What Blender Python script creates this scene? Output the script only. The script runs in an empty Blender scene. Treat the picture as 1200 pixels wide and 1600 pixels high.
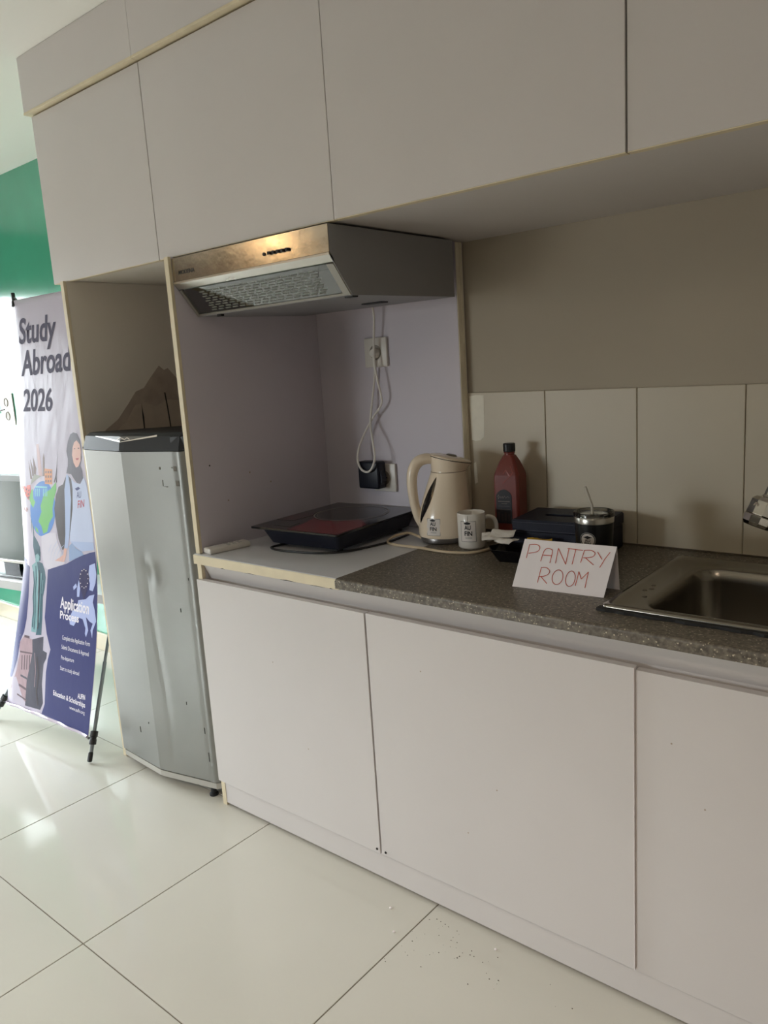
import bpy, bmesh, math, random
from mathutils import Vector, Matrix

random.seed(7)
PI = math.pi
scene = bpy.context.scene
COL = scene.collection

# ------------------------------------------------------------------ camera
CAM_LOC = Vector((1.8217, -1.2957, 1.2791))
YAW, PITCH, ROLL, FPX = -0.7035, -0.1858, -0.0636, 1214.48
_f = Vector((math.sin(YAW)*math.cos(PITCH), math.cos(YAW)*math.cos(PITCH), math.sin(PITCH)))
_r = Vector((math.cos(YAW), -math.sin(YAW), 0.0))
_u = _r.cross(_f)
_R = math.cos(ROLL)*_r + math.sin(ROLL)*_u
_U = -math.sin(ROLL)*_r + math.cos(ROLL)*_u
cam_data = bpy.data.cameras.new('camera')
cam_data.sensor_fit = 'VERTICAL'
cam_data.sensor_height = 36.0
cam_data.sensor_width = 27.0
cam_data.lens = FPX/1600.0*36.0
cam_data.clip_start = 0.02
cam = bpy.data.objects.new('camera', cam_data)
COL.objects.link(cam)
cam.matrix_world = Matrix(((_R.x, _U.x, -_f.x, CAM_LOC.x), (_R.y, _U.y, -_f.y, CAM_LOC.y),
                           (_R.z, _U.z, -_f.z, CAM_LOC.z), (0, 0, 0, 1)))
scene.camera = cam

# ------------------------------------------------------------------ world, light, exposure
world = bpy.data.worlds.new('world')
scene.world = world
world.use_nodes = True
_nt = world.node_tree
_bg = _nt.nodes['Background']
_tc = _nt.nodes.new('ShaderNodeTexCoord'); _sx = _nt.nodes.new('ShaderNodeSeparateXYZ'); _rp = _nt.nodes.new('ShaderNodeValToRGB')
_nt.links.new(_tc.outputs['Generated'], _sx.inputs[0]); _nt.links.new(_sx.outputs['Z'], _rp.inputs[0]); _nt.links.new(_rp.outputs[0], _bg.inputs[0])
_e = _rp.color_ramp.elements                      # overcast sky above the horizon, duller ground below it
_e[0].position = 0.0; _e[0].color = (0.15, 0.15, 0.145, 1)
_e[1].position = 0.02; _e[1].color = (0.42, 0.45, 0.47, 1)
_z = _e.new(1.0); _z.color = (1.26, 1.34, 1.40, 1)
_bg.inputs[1].default_value = 45.0
scene.view_settings.view_transform = 'Standard'
scene.view_settings.look = 'None'
scene.view_settings.gamma = 1.0
scene.view_settings.use_curve_mapping = False
scene.view_settings.exposure = EXPO = 0.0

# room dimensions
XL, XR, YF, ZC = -3.3, 4.2, -4.6, 2.262
YW, YG = 0.592, 0.565           # wall behind the worktop, green wall
# daylight coming in through the big window in the left wall
def area(name, loc, rot, sx, sy, power, col):
    l = bpy.data.lights.new(name, 'AREA')
    l.shape = 'RECTANGLE'; l.size = sx; l.size_y = sy; l.energy = power; l.color = col
    o = bpy.data.objects.new(name, l); COL.objects.link(o)
    o.location = loc; o.rotation_euler = rot
    return o
WIN = (-1.05, 0.44, 0.10, 1.92)    # y0, y1, z0, z1
_p = area('window_portal', (XL-0.125, (WIN[0]+WIN[1])/2, (WIN[2]+WIN[3])/2), (0, -PI/2, 0), WIN[3]-WIN[2], WIN[1]-WIN[0], 1, (1, 1, 1))
_p.data.cycles.is_portal = True
WIN2 = (-2.5, -0.9, 0.40, 1.64)    # x0, x1, z0, z1 of the window in the wall opposite the kitchen
_p2 = area('window_portal', ((WIN2[0]+WIN2[1])/2, YF-0.125, (WIN2[2]+WIN2[3])/2), (PI/2, 0, 0), WIN2[1]-WIN2[0], WIN2[3]-WIN2[2], 1, (1, 1, 1))
_p2.data.cycles.is_portal = True

# ------------------------------------------------------------------ helpers
def lin(c):
    c = c/255.0
    return c/12.92 if c <= 0.04045 else ((c+0.055)/1.055)**2.4
def rgb(r, g, b): return (lin(r), lin(g), lin(b), 1.0)

def mat(name, col, rough=0.5, metal=0.0, spec=0.5, var=0.0, vscale=6.0, bump=0.0, bscale=80.0, coat=0.0, stretch=(1, 1, 1), rvar=0.0):
    m = bpy.data.materials.new(name); m.use_nodes = True
    nt = m.node_tree; b = nt.nodes['Principled BSDF']
    b.inputs['Base Color'].default_value = col
    b.inputs['Roughness'].default_value = rough
    b.inputs['Metallic'].default_value = metal
    b.inputs['Specular IOR Level'].default_value = spec
    b.inputs['Coat Weight'].default_value = coat
    tc = nt.nodes.new('ShaderNodeTexCoord'); mp = nt.nodes.new('ShaderNodeMapping')
    mp.inputs['Scale'].default_value = stretch
    nt.links.new(tc.outputs['Object'], mp.inputs[0])
    if var or rvar:
        n = nt.nodes.new('ShaderNodeTexNoise'); n.inputs['Scale'].default_value = vscale
        n.inputs['Detail'].default_value = 4
        nt.links.new(mp.outputs[0], n.inputs['Vector'])
        if var:
            r = nt.nodes.new('ShaderNodeValToRGB')
            r.color_ramp.elements[0].position = 0.3; r.color_ramp.elements[1].position = 0.7
            r.color_ramp.elements[0].color = tuple(c*(1-var) for c in col[:3])+(1,)
            r.color_ramp.elements[1].color = tuple(min(1, c*(1+var)) for c in col[:3])+(1,)
            nt.links.new(n.outputs['Fac'], r.inputs[0]); nt.links.new(r.outputs[0], b.inputs['Base Color'])
        if rvar:
            mr = nt.nodes.new('ShaderNodeMapRange')
            mr.inputs[3].default_value = max(0, rough-rvar); mr.inputs[4].default_value = rough+rvar
            nt.links.new(n.outputs['Fac'], mr.inputs[0]); nt.links.new(mr.outputs[0], b.inputs['Roughness'])
    if bump:
        n2 = nt.nodes.new('ShaderNodeTexNoise'); n2.inputs['Scale'].default_value = bscale
        n2.inputs['Detail'].default_value = 3
        nt.links.new(mp.outputs[0], n2.inputs['Vector'])
        bp = nt.nodes.new('ShaderNodeBump'); bp.inputs['Strength'].default_value = bump
        bp.inputs['Distance'].default_value = 0.005
        nt.links.new(n2.outputs['Fac'], bp.inputs['Height']); nt.links.new(bp.outputs[0], b.inputs['Normal'])
    return m

def root_inv(p):
    if p is None: return None
    while p.parent: p = p.parent
    return (Matrix.Translation(p.location) @ Matrix.Rotation(p.rotation_euler.z, 4, 'Z')).inverted()

def mk(name, bm, m, parent=None, smooth=False, world=True, kind=None, sharp=35):
    """one mesh object; coordinates are world ones and are brought into the thing's own frame"""
    bmesh.ops.recalc_face_normals(bm, faces=bm.faces)
    inv = root_inv(parent)
    if inv is not None and world: bm.transform(inv)
    me = bpy.data.meshes.new(name); bm.to_mesh(me); bm.free()
    if m is not None: me.materials.append(m)
    if smooth:
        for p in me.polygons: p.use_smooth = True
        try: me.set_sharp_from_angle(angle=math.radians(sharp))
        except Exception: pass
    o = bpy.data.objects.new(name, me); COL.objects.link(o)
    if parent is not None: o.parent = parent
    if kind: o['kind'] = kind
    return o

def thing(name, label, cat, loc=(0, 0, 0), rz=0.0, group=None):
    o = bpy.data.objects.new(name, None); COL.objects.link(o)
    o.empty_display_size = 0.05
    o.location = loc; o.rotation_euler = (0, 0, rz)
    o['label'] = label; o['category'] = cat
    if group: o['group'] = group
    return o
def tag(o, label, cat, group=None):
    o['label'] = label; o['category'] = cat
    if group: o['group'] = group
    return o
def struct(o, label=None):
    o['kind'] = 'structure'
    if label: o['label'] = label
    return o

def NB(): return bmesh.new()
def box(bm, x0, x1, y0, y1, z0, z1, bev=0.0, seg=2, M=None):
    b = bmesh.new()
    vs = [b.verts.new((x, y, z)) for z in (z0, z1) for y in (y0, y1) for x in (x0, x1)]
    for f in ((0, 2, 3, 1), (4, 5, 7, 6), (0, 1, 5, 4), (2, 6, 7, 3), (0, 4, 6, 2), (1, 3, 7, 5)):
        b.faces.new([vs[i] for i in f])
    if bev: bmesh.ops.bevel(b, geom=b.edges[:], offset=bev, segments=seg, affect='EDGES', profile=0.5)
    merge(bm, b, M)
    return bm
def merge(bm, b, M=None):
    if M is not None: b.transform(M)
    me = bpy.data.meshes.new('tmp'); b.to_mesh(me); b.free(); bm.from_mesh(me); bpy.data.meshes.remove(me)
def prism(bm, pts, axis, a0, a1, bev=0.0, M=None):
    """polygon extruded along an axis; pts are the two other coordinates in xyz order"""
    b = bmesh.new()
    def c(p, a):
        return {'x': (a, p[0], p[1]), 'y': (p[0], a, p[1]), 'z': (p[0], p[1], a)}[axis]
    lo = [b.verts.new(c(p, a0)) for p in pts]; hi = [b.verts.new(c(p, a1)) for p in pts]
    b.faces.new(lo); b.faces.new(hi[::-1])
    for i in range(len(pts)):
        j = (i+1) % len(pts); b.faces.new((lo[i], lo[j], hi[j], hi[i]))
    bmesh.ops.recalc_face_normals(b, faces=b.faces)
    if bev: bmesh.ops.bevel(b, geom=b.edges[:], offset=bev, segments=2, affect='EDGES', profile=0.5)
    merge(bm, b, M); return bm
def lathe(bm, prof, n=32, c=(0, 0, 0), ax=None, warp=None):
    """rings of (radius, height); ax: axis direction (default z)"""
    Mx = Matrix.Identity(3)
    if ax is not None: Mx = Vector((0, 0, 1)).rotation_difference(Vector(ax).normalized()).to_matrix()
    rings = []
    for (r, z) in prof:
        if r < 1e-6:
            rings.append([bm.verts.new(Vector(c)+Mx @ Vector((0, 0, z)))])
        else:
            ring = []
            for k in range(n):
                a = 2*PI*k/n; p = Vector((r*math.cos(a), r*math.sin(a), z))
                if warp: p = warp(p, a, r, z)
                ring.append(bm.verts.new(Vector(c)+Mx @ p))
            rings.append(ring)
    for A, B in zip(rings, rings[1:]):
        for k in range(n):
            j = (k+1) % n
            if len(A) == 1 and len(B) == 1: continue
            if len(A) == 1: bm.faces.new((A[0], B[k], B[j]))
            elif len(B) == 1: bm.faces.new((A[k], A[j], B[0]))
            else: bm.faces.new((A[k], A[j], B[j], B[k]))
    return bm
def catmull(pts, n=6):
    P = [Vector(p) for p in pts]; out = []
    for i in range(len(P)-1):
        p0 = P[max(i-1, 0)]; p1 = P[i]; p2 = P[i+1]; p3 = P[min(i+2, len(P)-1)]
        for k in range(n):
            t = k/n
            out.append(0.5*((2*p1)+(p2-p0)*t+(2*p0-5*p1+4*p2-p3)*t*t+(3*p1-p0-3*p2+p3)*t**3))
    out.append(P[-1]); return out
def tube(bm, pts, r, n=10, smooth=0, radii=None, flat=None):
    if smooth:
        if radii:
            rr = [Vector((a, 0, 0)) for a in radii]; radii = [v.x for v in catmull(rr, smooth)]
        pts = catmull(pts, smooth)
    pts = [Vector(p) for p in pts]; rings = []; nrm = None
    for i, p in enumerate(pts):
        t = (pts[min(i+1, len(pts)-1)]-pts[max(i-1, 0)]).normalized()
        if nrm is None:
            nrm = t.orthogonal().normalized() if flat is None else (Vector(flat)-t*t.dot(Vector(flat))).normalized()
        else: nrm = (nrm-t*t.dot(nrm)).normalized()
        bn = t.cross(nrm); rad = radii[i] if radii else r
        e = 1.0 if flat is None else 0.62
        rings.append([bm.verts.new(p+rad*(math.cos(2*PI*k/n)*nrm+e*math.sin(2*PI*k/n)*bn)) for k in range(n)])
    for A, B in zip(rings, rings[1:]):
        for k in range(n): bm.faces.new((A[k], A[(k+1) % n], B[(k+1) % n], B[k]))
    bm.faces.new(rings[0][::-1]); bm.faces.new(rings[-1])
    return bm
def quadgrid(bm, fn, nu, nv):
    g = [[bm.verts.new(fn(i/nu, j/nv)) for i in range(nu+1)] for j in range(nv+1)]
    for j in range(nv):
        for i in range(nu): bm.faces.new((g[j][i], g[j][i+1], g[j+1][i+1], g[j+1][i]))
    return g
def glyphs(text, bold=0.0):
    cu = bpy.data.curves.new('t', 'FONT'); cu.body = text; cu.size = 1.0; cu.resolution_u = 4; cu.offset = bold
    o = bpy.data.objects.new('t', cu); COL.objects.link(o)
    dg = bpy.context.evaluated_depsgraph_get(); dg.update()
    me = bpy.data.meshes.new_from_object(o.evaluated_get(dg))
    bpy.data.objects.remove(o); bpy.data.curves.remove(cu)
    return me
def text_bm(text, fn, w, h, bold=0.0):
    """flat lettering w wide and h cap height; fn maps (x, y) on the lettering to a point in space"""
    me = glyphs(text, bold); bm = bmesh.new(); bm.from_mesh(me); bpy.data.meshes.remove(me)
    xs = [v.co.x for v in bm.verts]; x0, x1 = min(xs), max(xs)
    for v in bm.verts: v.co = Vector(fn((v.co.x-x0)/(x1-x0)*w, v.co.y/0.70*h))
    return bm
def poly_bm(bm, pts):
    vs = [bm.verts.new(p) for p in pts]; f = bm.faces.new(vs)
    bmesh.ops.triangulate(bm, faces=[f]); return bm
def ribbon(bm, pts, fn, w):
    """a pen stroke of width w along 2-d points"""
    for i in range(len(pts)-1):
        a = Vector(pts[i]); b = Vector(pts[i+1]); d = (b-a)
        if d.length < 1e-9: continue
        d.normalize(); n = Vector((-d.y, d.x))*w/2; a2 = a-d*w*0.3; b2 = b+d*w*0.3
        bm.faces.new([bm.verts.new(fn(*q)) for q in (a2-n, b2-n, b2+n, a2+n)])
    return bm

# ------------------------------------------------------------------ materials
LAM = mat('white laminate', rgb(206, 200, 197), 0.42, spec=0.4, var=0.02, vscale=3, bump=0.04, bscale=300)
LAM2 = mat('lavender grey laminate', rgb(208, 201, 210), 0.45, spec=0.4, var=0.02, vscale=3)
NICHE = mat('beige laminate', rgb(222, 214, 200), 0.5, spec=0.3, var=0.02, vscale=4)
EDGE = mat('cream edge banding', rgb(216, 202, 172), 0.5, var=0.05, vscale=20)
BOARD = mat('white worktop laminate', rgb(216, 215, 218), 0.35, var=0.02, vscale=4)
WALLP = mat('putty wall paint', rgb(180, 170, 153), 0.75, spec=0.2, var=0.03, vscale=3)
GREEN = mat('glossy green wall paint', rgb(66, 152, 122), 0.13, spec=1.0, var=0.06, vscale=5, bump=0.10, bscale=9)
RIGHTP = mat('pale right wall paint', rgb(206, 199, 190), 0.8, spec=0.2)
WHITEP = mat('white ceiling paint', rgb(236, 234, 226), 0.8, spec=0.2)
ROOMP = mat('taupe room paint', rgb(112, 107, 102), 0.8, spec=0.2)
TILE = mat('cream wall tile', rgb(200, 189, 168), 0.38, spec=0.4, var=0.02, vscale=5)
WGROUT = mat('pale wall grout', rgb(168, 157, 138), 0.9)
GROUT = mat('dark grout', rgb(120, 112, 98), 0.9)
FTILE = mat('polished porcelain tile', rgb(210, 207, 197), 0.075, spec=0.5, var=0.02, vscale=3, bump=0.015, bscale=14, rvar=0.04)
SKIRT = mat('cream skirting tile', rgb(208, 196, 170), 0.3)
STEEL = mat('brushed steel', rgb(196, 192, 184), 0.30, 1.0, var=0.05, vscale=8, stretch=(1, 1, 1), rvar=0.08)
FSTEEL = mat('fridge door steel', rgb(146, 146, 142), 0.40, 0.7, var=0.05, vscale=6, rvar=0.06)
CHROME = mat('chrome', rgb(225, 222, 216), 0.08, 1.0)
DGREY = mat('dark grey painted metal', rgb(140, 139, 141), 0.45, spec=0.4)
BLACK = mat('black plastic', rgb(22, 22, 24), 0.4)
GLOSSB = mat('gloss black', rgb(14, 14, 17), 0.18)
CHAR = mat('charcoal plastic', rgb(36, 38, 41), 0.5, spec=0.35)
NAVYP = mat('dark navy plastic', rgb(13, 17, 33), 0.42, spec=0.4)
CREAMP = mat('cream glossy plastic', rgb(236, 219, 196), 0.22, coat=0.3)
WHITEC = mat('white ceramic', rgb(226, 220, 212), 0.15)
WHITEPL = mat('white plastic', rgb(222, 216, 208), 0.35)
CORDW = mat('white cord rubber', rgb(230, 225, 218), 0.5)
PAPER = mat('white paper card', rgb(236, 228, 228), 0.8, spec=0.2)
REDINK = mat('red marker ink', rgb(196, 74, 48), 0.7)
REDB = mat('red brown plastic', rgb(116, 46, 38), 0.28, var=0.08, vscale=15)
LEATHER = mat('navy black leatherette', rgb(17, 19, 38), 0.5, spec=0.3, bump=0.2, bscale=400)
STITCH = mat('grey stitching', rgb(90, 90, 100), 0.7)
INK = mat('black print', rgb(20, 20, 22), 0.6)
PINK = mat('pale print', rgb(222, 214, 208), 0.6)
SCUFF = mat('torn laminate paper', rgb(172, 156, 140), 0.8, var=0.10, vscale=25)
CRACK = mat('dark crack', rgb(40, 36, 34), 0.9)

# terrazzo-like grey stone with pale flecks
def stone():
    m = mat('grey flecked stone', rgb(112, 103, 90), 0.42, spec=0.4)
    nt = m.node_tree; b = nt.nodes['Principled BSDF']
    tc = nt.nodes.new('ShaderNodeTexCoord')
    v = nt.nodes.new('ShaderNodeTexVoronoi'); v.inputs['Scale'].default_value = 175
    v.inputs['Randomness'].default_value = 1.0
    r = nt.nodes.new('ShaderNodeValToRGB')
    r.color_ramp.elements[0].position = 0.16; r.color_ramp.elements[0].color = rgb(206, 196, 172)
    r.color_ramp.elements[1].position = 0.30; r.color_ramp.elements[1].color = rgb(104, 95, 82)
    n = nt.nodes.new('ShaderNodeTexNoise'); n.inputs['Scale'].default_value = 130; n.inputs['Detail'].default_value = 4
    r2 = nt.nodes.new('ShaderNodeValToRGB')
    r2.color_ramp.elements[0].position = 0.35; r2.color_ramp.elements[0].color = rgb(78, 71, 62)
    r2.color_ramp.elements[1].position = 0.68; r2.color_ramp.elements[1].color = rgb(122, 113, 100)
    sel = nt.nodes.new('ShaderNodeTexNoise'); sel.inputs['Scale'].default_value = 170
    r3 = nt.nodes.new('ShaderNodeValToRGB')
    r3.color_ramp.elements[0].position = 0.50; r3.color_ramp.elements[1].position = 0.60
    mx = nt.nodes.new('ShaderNodeMixRGB')
    rf = nt.nodes.new('ShaderNodeValToRGB')
    rf.color_ramp.elements[0].position = 0.20; rf.color_ramp.elements[0].color = (1, 1, 1, 1)
    rf.color_ramp.elements[1].position = 0.34; rf.color_ramp.elements[1].color = (0, 0, 0, 1)
    mul = nt.nodes.new('ShaderNodeMath'); mul.operation = 'MULTIPLY'
    L = nt.links.new
    L(tc.outputs['Object'], v.inputs['Vector']); L(tc.outputs['Object'], n.inputs['Vector']); L(tc.outputs['Object'], sel.inputs['Vector'])
    L(v.outputs['Distance'], rf.inputs[0]); L(sel.outputs['Fac'], r3.inputs[0])
    L(rf.outputs[0], mul.inputs[0]); L(r3.outputs[0], mul.inputs[1])
    L(n.outputs['Fac'], r2.inputs[0]); L(r2.outputs[0], mx.inputs[1]); mx.inputs[2].default_value = rgb(200, 188, 164)
    L(mul.outputs[0], mx.inputs[0]); L(mx.outputs[0], b.inputs['Base Color'])
    nt.nodes.remove(r)
    return m
STONE = stone()

def thin_glass(name, tint, gloss=0.12, rough=0.02):
    m = bpy.data.materials.new(name); m.use_nodes = True; nt = m.node_tree
    nt.nodes.remove(nt.nodes['Principled BSDF'])
    t = nt.nodes.new('ShaderNodeBsdfTransparent'); t.inputs[0].default_value = tint
    g = nt.nodes.new('ShaderNodeBsdfGlossy'); g.inputs['Roughness'].default_value = rough
    mx = nt.nodes.new('ShaderNodeMixShader')
    fr = nt.nodes.new('ShaderNodeFresnel'); fr.inputs['IOR'].default_value = 1.5
    ad = nt.nodes.new('ShaderNodeMath'); ad.operation = 'ADD'; ad.use_clamp = True; ad.inputs[1].default_value = gloss
    L = nt.links.new
    L(fr.outputs[0], ad.inputs[0]); L(ad.outputs[0], mx.inputs[0]); L(t.outputs[0], mx.inputs[1]); L(g.outputs[0], mx.inputs[2])
    L(mx.outputs[0], nt.nodes['Material Output'].inputs[0])
    return m
PANE = thin_glass('window pane glass', (0.97, 0.98, 0.98, 1), 0.0)
HOODG = thin_glass('hood smoked glass', (0.72, 0.76, 0.72, 1), 0.13)
CLEAR = thin_glass('clear plastic', (0.85, 0.85, 0.83, 1), 0.06)

def emit(name, col, s):
    m = bpy.data.materials.new(name); m.use_nodes = True
    b = m.node_tree.nodes['Principled BSDF']
    b.inputs['Base Color'].default_value = (0.8, 0.8, 0.8, 1)
    b.inputs['Emission Color'].default_value = col; b.inputs['Emission Strength'].default_value = s
    return m

# ================================================================== THE ROOM
# floor: grout bed with one porcelain tile per joint square
bm = NB(); box(bm, XL, XR, YF, YW+0.02, -0.06, -0.0022)
floor = struct(mk('floor', bm, GROUT), 'cream polished porcelain tile floor')
TX, TY, TS, JG = 0.2004, -0.566, 0.60, 0.0013
_cache = {}
def tile_mesh(w, d, t, m, key):
    k = (round(w, 4), round(d, 4), key)
    if k not in _cache:
        b = NB(); box(b, 0, w, 0, d, -t, 0, 0.0007, 1)
        bmesh.ops.recalc_face_normals(b, faces=b.faces)
        me = bpy.data.meshes.new('floor_tile'); b.to_mesh(me); b.free(); me.materials.append(m); _cache[k] = me
    return _cache[k]
i0 = math.floor((XL-TX)/TS); i1 = math.ceil((XR-TX)/TS)
j0 = math.floor((YF-TY)/TS); j1 = math.ceil((YG-TY)/TS)
for i in range(i0, i1):
    for j in range(j0, j1):
        xa = max(XL, TX+i*TS+JG); xb = min(XR, TX+(i+1)*TS-JG)
        ya = max(YF, TY+j*TS+JG); yb = min(YG, TY+(j+1)*TS-JG)
        if xb-xa < 0.02 or yb-ya < 0.02: continue
        o = bpy.data.objects.new('floor_tile', tile_mesh(xb-xa, yb-ya, 0.01, FTILE, 'f')); COL.objects.link(o)
        o.location = (xa, ya, 0); o.parent = floor

bm = NB(); box(bm, XL, XR, YF, YW+0.02, ZC, ZC+0.06)
struct(mk('ceiling', bm, WHITEP))

# wall behind the worktop, with its row of tall tiles
bm = NB(); box(bm, -0.60, XR, YW, YW+0.10, 0, ZC)
wall_back = struct(mk('wall_back', bm, WALLP), 'putty coloured wall behind the worktop')
TZ0, TZ1 = 0.789, 1.187
tx = [0.567, 0.813, 1.0645, 1.3165, 1.568, 1.82, 2.07]
SMUDGE = mat('cream wall tile with paint smear', rgb(204, 193, 170), 0.22, spec=0.5, var=0.02, vscale=5)
for a, b_ in zip(tx, tx[1:]):
    bm = NB(); box(bm, a+0.001, b_-0.001, YW-0.008, YW+0.001, TZ0, TZ1, 0.0014, 2)
    o = mk('wall_tile', bm, TILE, wall_back)
bm = NB(); box(bm, tx[0], tx[-1], YW-0.0035, YW+0.001, TZ0, TZ1-0.002)
mk('grout', bm, WGROUT, wall_back)
bm = NB()   # left-over smear of white filler on the first tile
poly_bm(bm, [(0.574, YW-0.0087, 1.178), (0.596, YW-0.0087, 1.181), (0.622, YW-0.0087, 1.180), (0.6215, YW-0.0087, 1.12), (0.619, YW-0.0087, 1.062), (0.606, YW-0.0087, 1.052), (0.59, YW-0.0087, 1.05), (0.577, YW-0.0087, 1.053)])
o = mk('filler_smear', bm, mat('white filler', rgb(236, 230, 214), 0.6, var=0.05, vscale=30), wall_back); o['label'] = 'white filler smear'
bm = NB(); prism(bm, [(0.58, 0.985), (0.588, 0.99), (0.592, 0.93), (0.581, 0.925)], 'y', YW-0.0087, YW-0.007)
mk('filler_smear', bm, bpy.data.materials['white filler'], wall_back)

# green wall to the left, cream skirting along it
bm = NB(); box(bm, XL, -0.555, YG, YG+0.12, 0, ZC)
struct(mk('wall_back_left', bm, GREEN), 'glossy green painted wall beyond the fridge')
bm = NB(); box(bm, XL, -0.56, YG-0.012, YG, 0, 0.088, 0.002, 1)
struct(mk('baseboard_back', bm, SKIRT))
bm = NB()
box(bm, XL, WIN2[0], YF-0.12, YF, 0, ZC); box(bm, WIN2[1], XR, YF-0.12, YF, 0, ZC)
box(bm, WIN2[0], WIN2[1], YF-0.12, YF, 0, WIN2[2]); box(bm, WIN2[0], WIN2[1], YF-0.12, YF, WIN2[3], ZC)
struct(mk('wall_front', bm, ROOMP))
bm = NB(); box(bm, XR, XR+0.1, YF-0.1, YW+0.1, 0, ZC)
struct(mk('wall_right', bm, RIGHTP))
bm = NB()
box(bm, XL-0.12, XL, YF-0.1, WIN[0], 0, ZC); box(bm, XL-0.12, XL, WIN[1], YG+0.12, 0, ZC)
box(bm, XL-0.12, XL, WIN[0], WIN[1], 0, WIN[2]); box(bm, XL-0.12, XL, WIN[0], WIN[1], WIN[3], ZC)
struct(mk('wall_left', bm, ROOMP))
win = thing('window_1', 'wide window with white frame in the left wall', 'window', (XL-0.06, (WIN[0]+WIN[1])/2, WIN[2]))
struct(win); del win['category']
FRM = mat('white window frame', rgb(225, 225, 222), 0.4)
bm = NB(); y0, y1, z0, z1 = WIN
box(bm, XL-0.09, XL-0.03, y0, y1, z0, z0+0.06); box(bm, XL-0.09, XL-0.03, y0, y1, z1-0.06, z1)
for k in range(3):
    yy = y0+(y1-y0-0.06)*k/2; box(bm, XL-0.09, XL-0.03, yy, yy+0.06, z0+0.06, z1-0.06)
mk('window_frame', bm, FRM, win)
for k in range(2):
    ya = y0+(y1-y0-0.06)*k/2+0.06; yb = y0+(y1-y0-0.06)*(k+1)/2
    bm = NB(); box(bm, XL-0.063, XL-0.057, ya, yb, z0+0.06, z1-0.06); mk('pane', bm, PANE, win)

win = thing('window_2', 'two-pane window in the wall opposite the kitchen', 'window', ((WIN2[0]+WIN2[1])/2, YF-0.06, WIN2[2]))
struct(win); del win['category']
bm = NB(); x0, x1, z0, z1 = WIN2
box(bm, x0, x1, YF-0.09, YF-0.03, z0, z0+0.05); box(bm, x0, x1, YF-0.09, YF-0.03, z1-0.05, z1)
for k in range(3):
    xx = x0+(x1-x0-0.05)*k/2; box(bm, xx, xx+0.05, YF-0.09, YF-0.03, z0+0.05, z1-0.05)
mk('window_frame', bm, FRM, win)
for k in range(2):
    xa = x0+(x1-x0-0.05)*k/2+0.05; xb = x0+(x1-x0-0.05)*(k+1)/2
    bm = NB(); box(bm, xa, xb, YF-0.063, YF-0.057, z0+0.05, z1-0.05); mk('pane', bm, PANE, win)

# warm ceiling downlight at the far end of the room (it shows as a glint in the hood)
def downlight(name, loc, label, power, col, estr):
    t = thing(name, label, 'ceiling lamp', (loc[0], loc[1], ZC), 0, 'ceiling downlights')
    bm = NB(); lathe(bm, [(0.085, -0.0005), (0.105, -0.0005), (0.103, -0.012), (0.087, -0.012), (0.085, -0.0005)], 32, (loc[0], loc[1], ZC))
    mk('trim_ring', bm, WHITEPL, t, True)
    bm = NB(); lathe(bm, [(0, -0.004), (0.085, -0.004), (0.085, -0.001), (0, -0.001)], 32, (loc[0], loc[1], ZC))
    mk('lens', bm, emit(name+' lens', col+(1,), estr), t)
    l = bpy.data.lights.new(name+'_light', 'SPOT'); l.spot_size = math.radians(124); l.spot_blend = 0.55; l.shadow_soft_size = 0.06; l.energy = power; l.color = col
    o = bpy.data.objects.new(name+'_light', l); COL.objects.link(o); o.parent = t; o.location = (0, 0, -0.016)
downlight('ceiling_lamp', (-2.65, -2.86), 'round warm ceiling downlight far across the room', 20, (1.0, 0.62, 0.28), 150)
downlight('ceiling_lamp', (1.6, -1.95), 'round warm ceiling downlight behind the photographer', 75, (1.0, 0.82, 0.66), 60)

# ================================================================== BUILT-IN KITCHEN
X1, X2, X3 = 0.6423, 1.2927, 1.943
ZT, ZB = 0.7106, 0.0817
DT = 0.018
G = 0.0014
# --- base units
def base_unit(x0, x1, label, dy=0.0, dz=0.0, left_panel=False, side_top=0.60, gl=0.0014, gr=0.0014):
    t = thing('base_cabinet', label, 'cabinet', ((x0+x1)/2, 0.30, 0), 0, 'base cabinets under the worktop')
    bm = NB()
    xi = x0+(0.018 if left_panel else 0.0)
    box(bm, x0, x0+0.018, 0.021 if left_panel else 0.045, YW-0.002, 0.0, 0.755 if left_panel else side_top)
    box(bm, x1-0.018, x1, 0.045, YW-0.002, 0.0, side_top)
    box(bm, x0+0.018, x1-0.018, 0.021, YW-0.012, ZB, ZB+0.018)
    box(bm, x0+0.018, x1-0.018, YW-0.012, YW-0.002, ZB, side_top)
    mk('carcass', bm, LAM, t)
    if left_panel:
        b2 = NB(); box(b2, x0, x0+0.0175, 0.009, 0.0205, 0.0, 0.755); mk('edge_band', b2, EDGE, t)
    bm = NB(); box(bm, x0+gl, x1-gr, -dy, DT-dy, ZB+dz, ZT+dz, 0.0009, 2)
    d = mk('door', bm, LAM, t)
    bm = NB(); box(bm, xi, x1, 0.0105, 0.0205, 0.0085, ZB); mk('kick_board', bm, LAM, t)
    # finger recess above the door: slanting rail, cut lower under the white board
    def rail(xa, xb, rt):
        f = (rt-ZT)/(0.766-ZT); y0 = 0.034-0.022*f
        prism(bm, [(0.034, ZT-0.035), (0.034, ZT), (y0, rt), (y0+0.008, rt), (0.0415, ZT), (0.0415, ZT-0.035)], 'x', xa, xb)
    bm = NB()
    if left_panel: rail(xi, 0.5690, 0.7558); rail(0.5690, x1, 0.766)
    else: rail(xi, x1, 0.766)
    mk('finger_rail', bm, LAM, t)
    return d
d1 = base_unit(0.0, X1, 'white base cabinet under the white board, next to the fridge', 0.0, 0.0, True, gr=0.0026)
d2 = base_unit(X1, X2, 'white base cabinet in the middle, under the speckled worktop', 0.0, 0.001, gl=0.0026, gr=0.0006)
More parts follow.
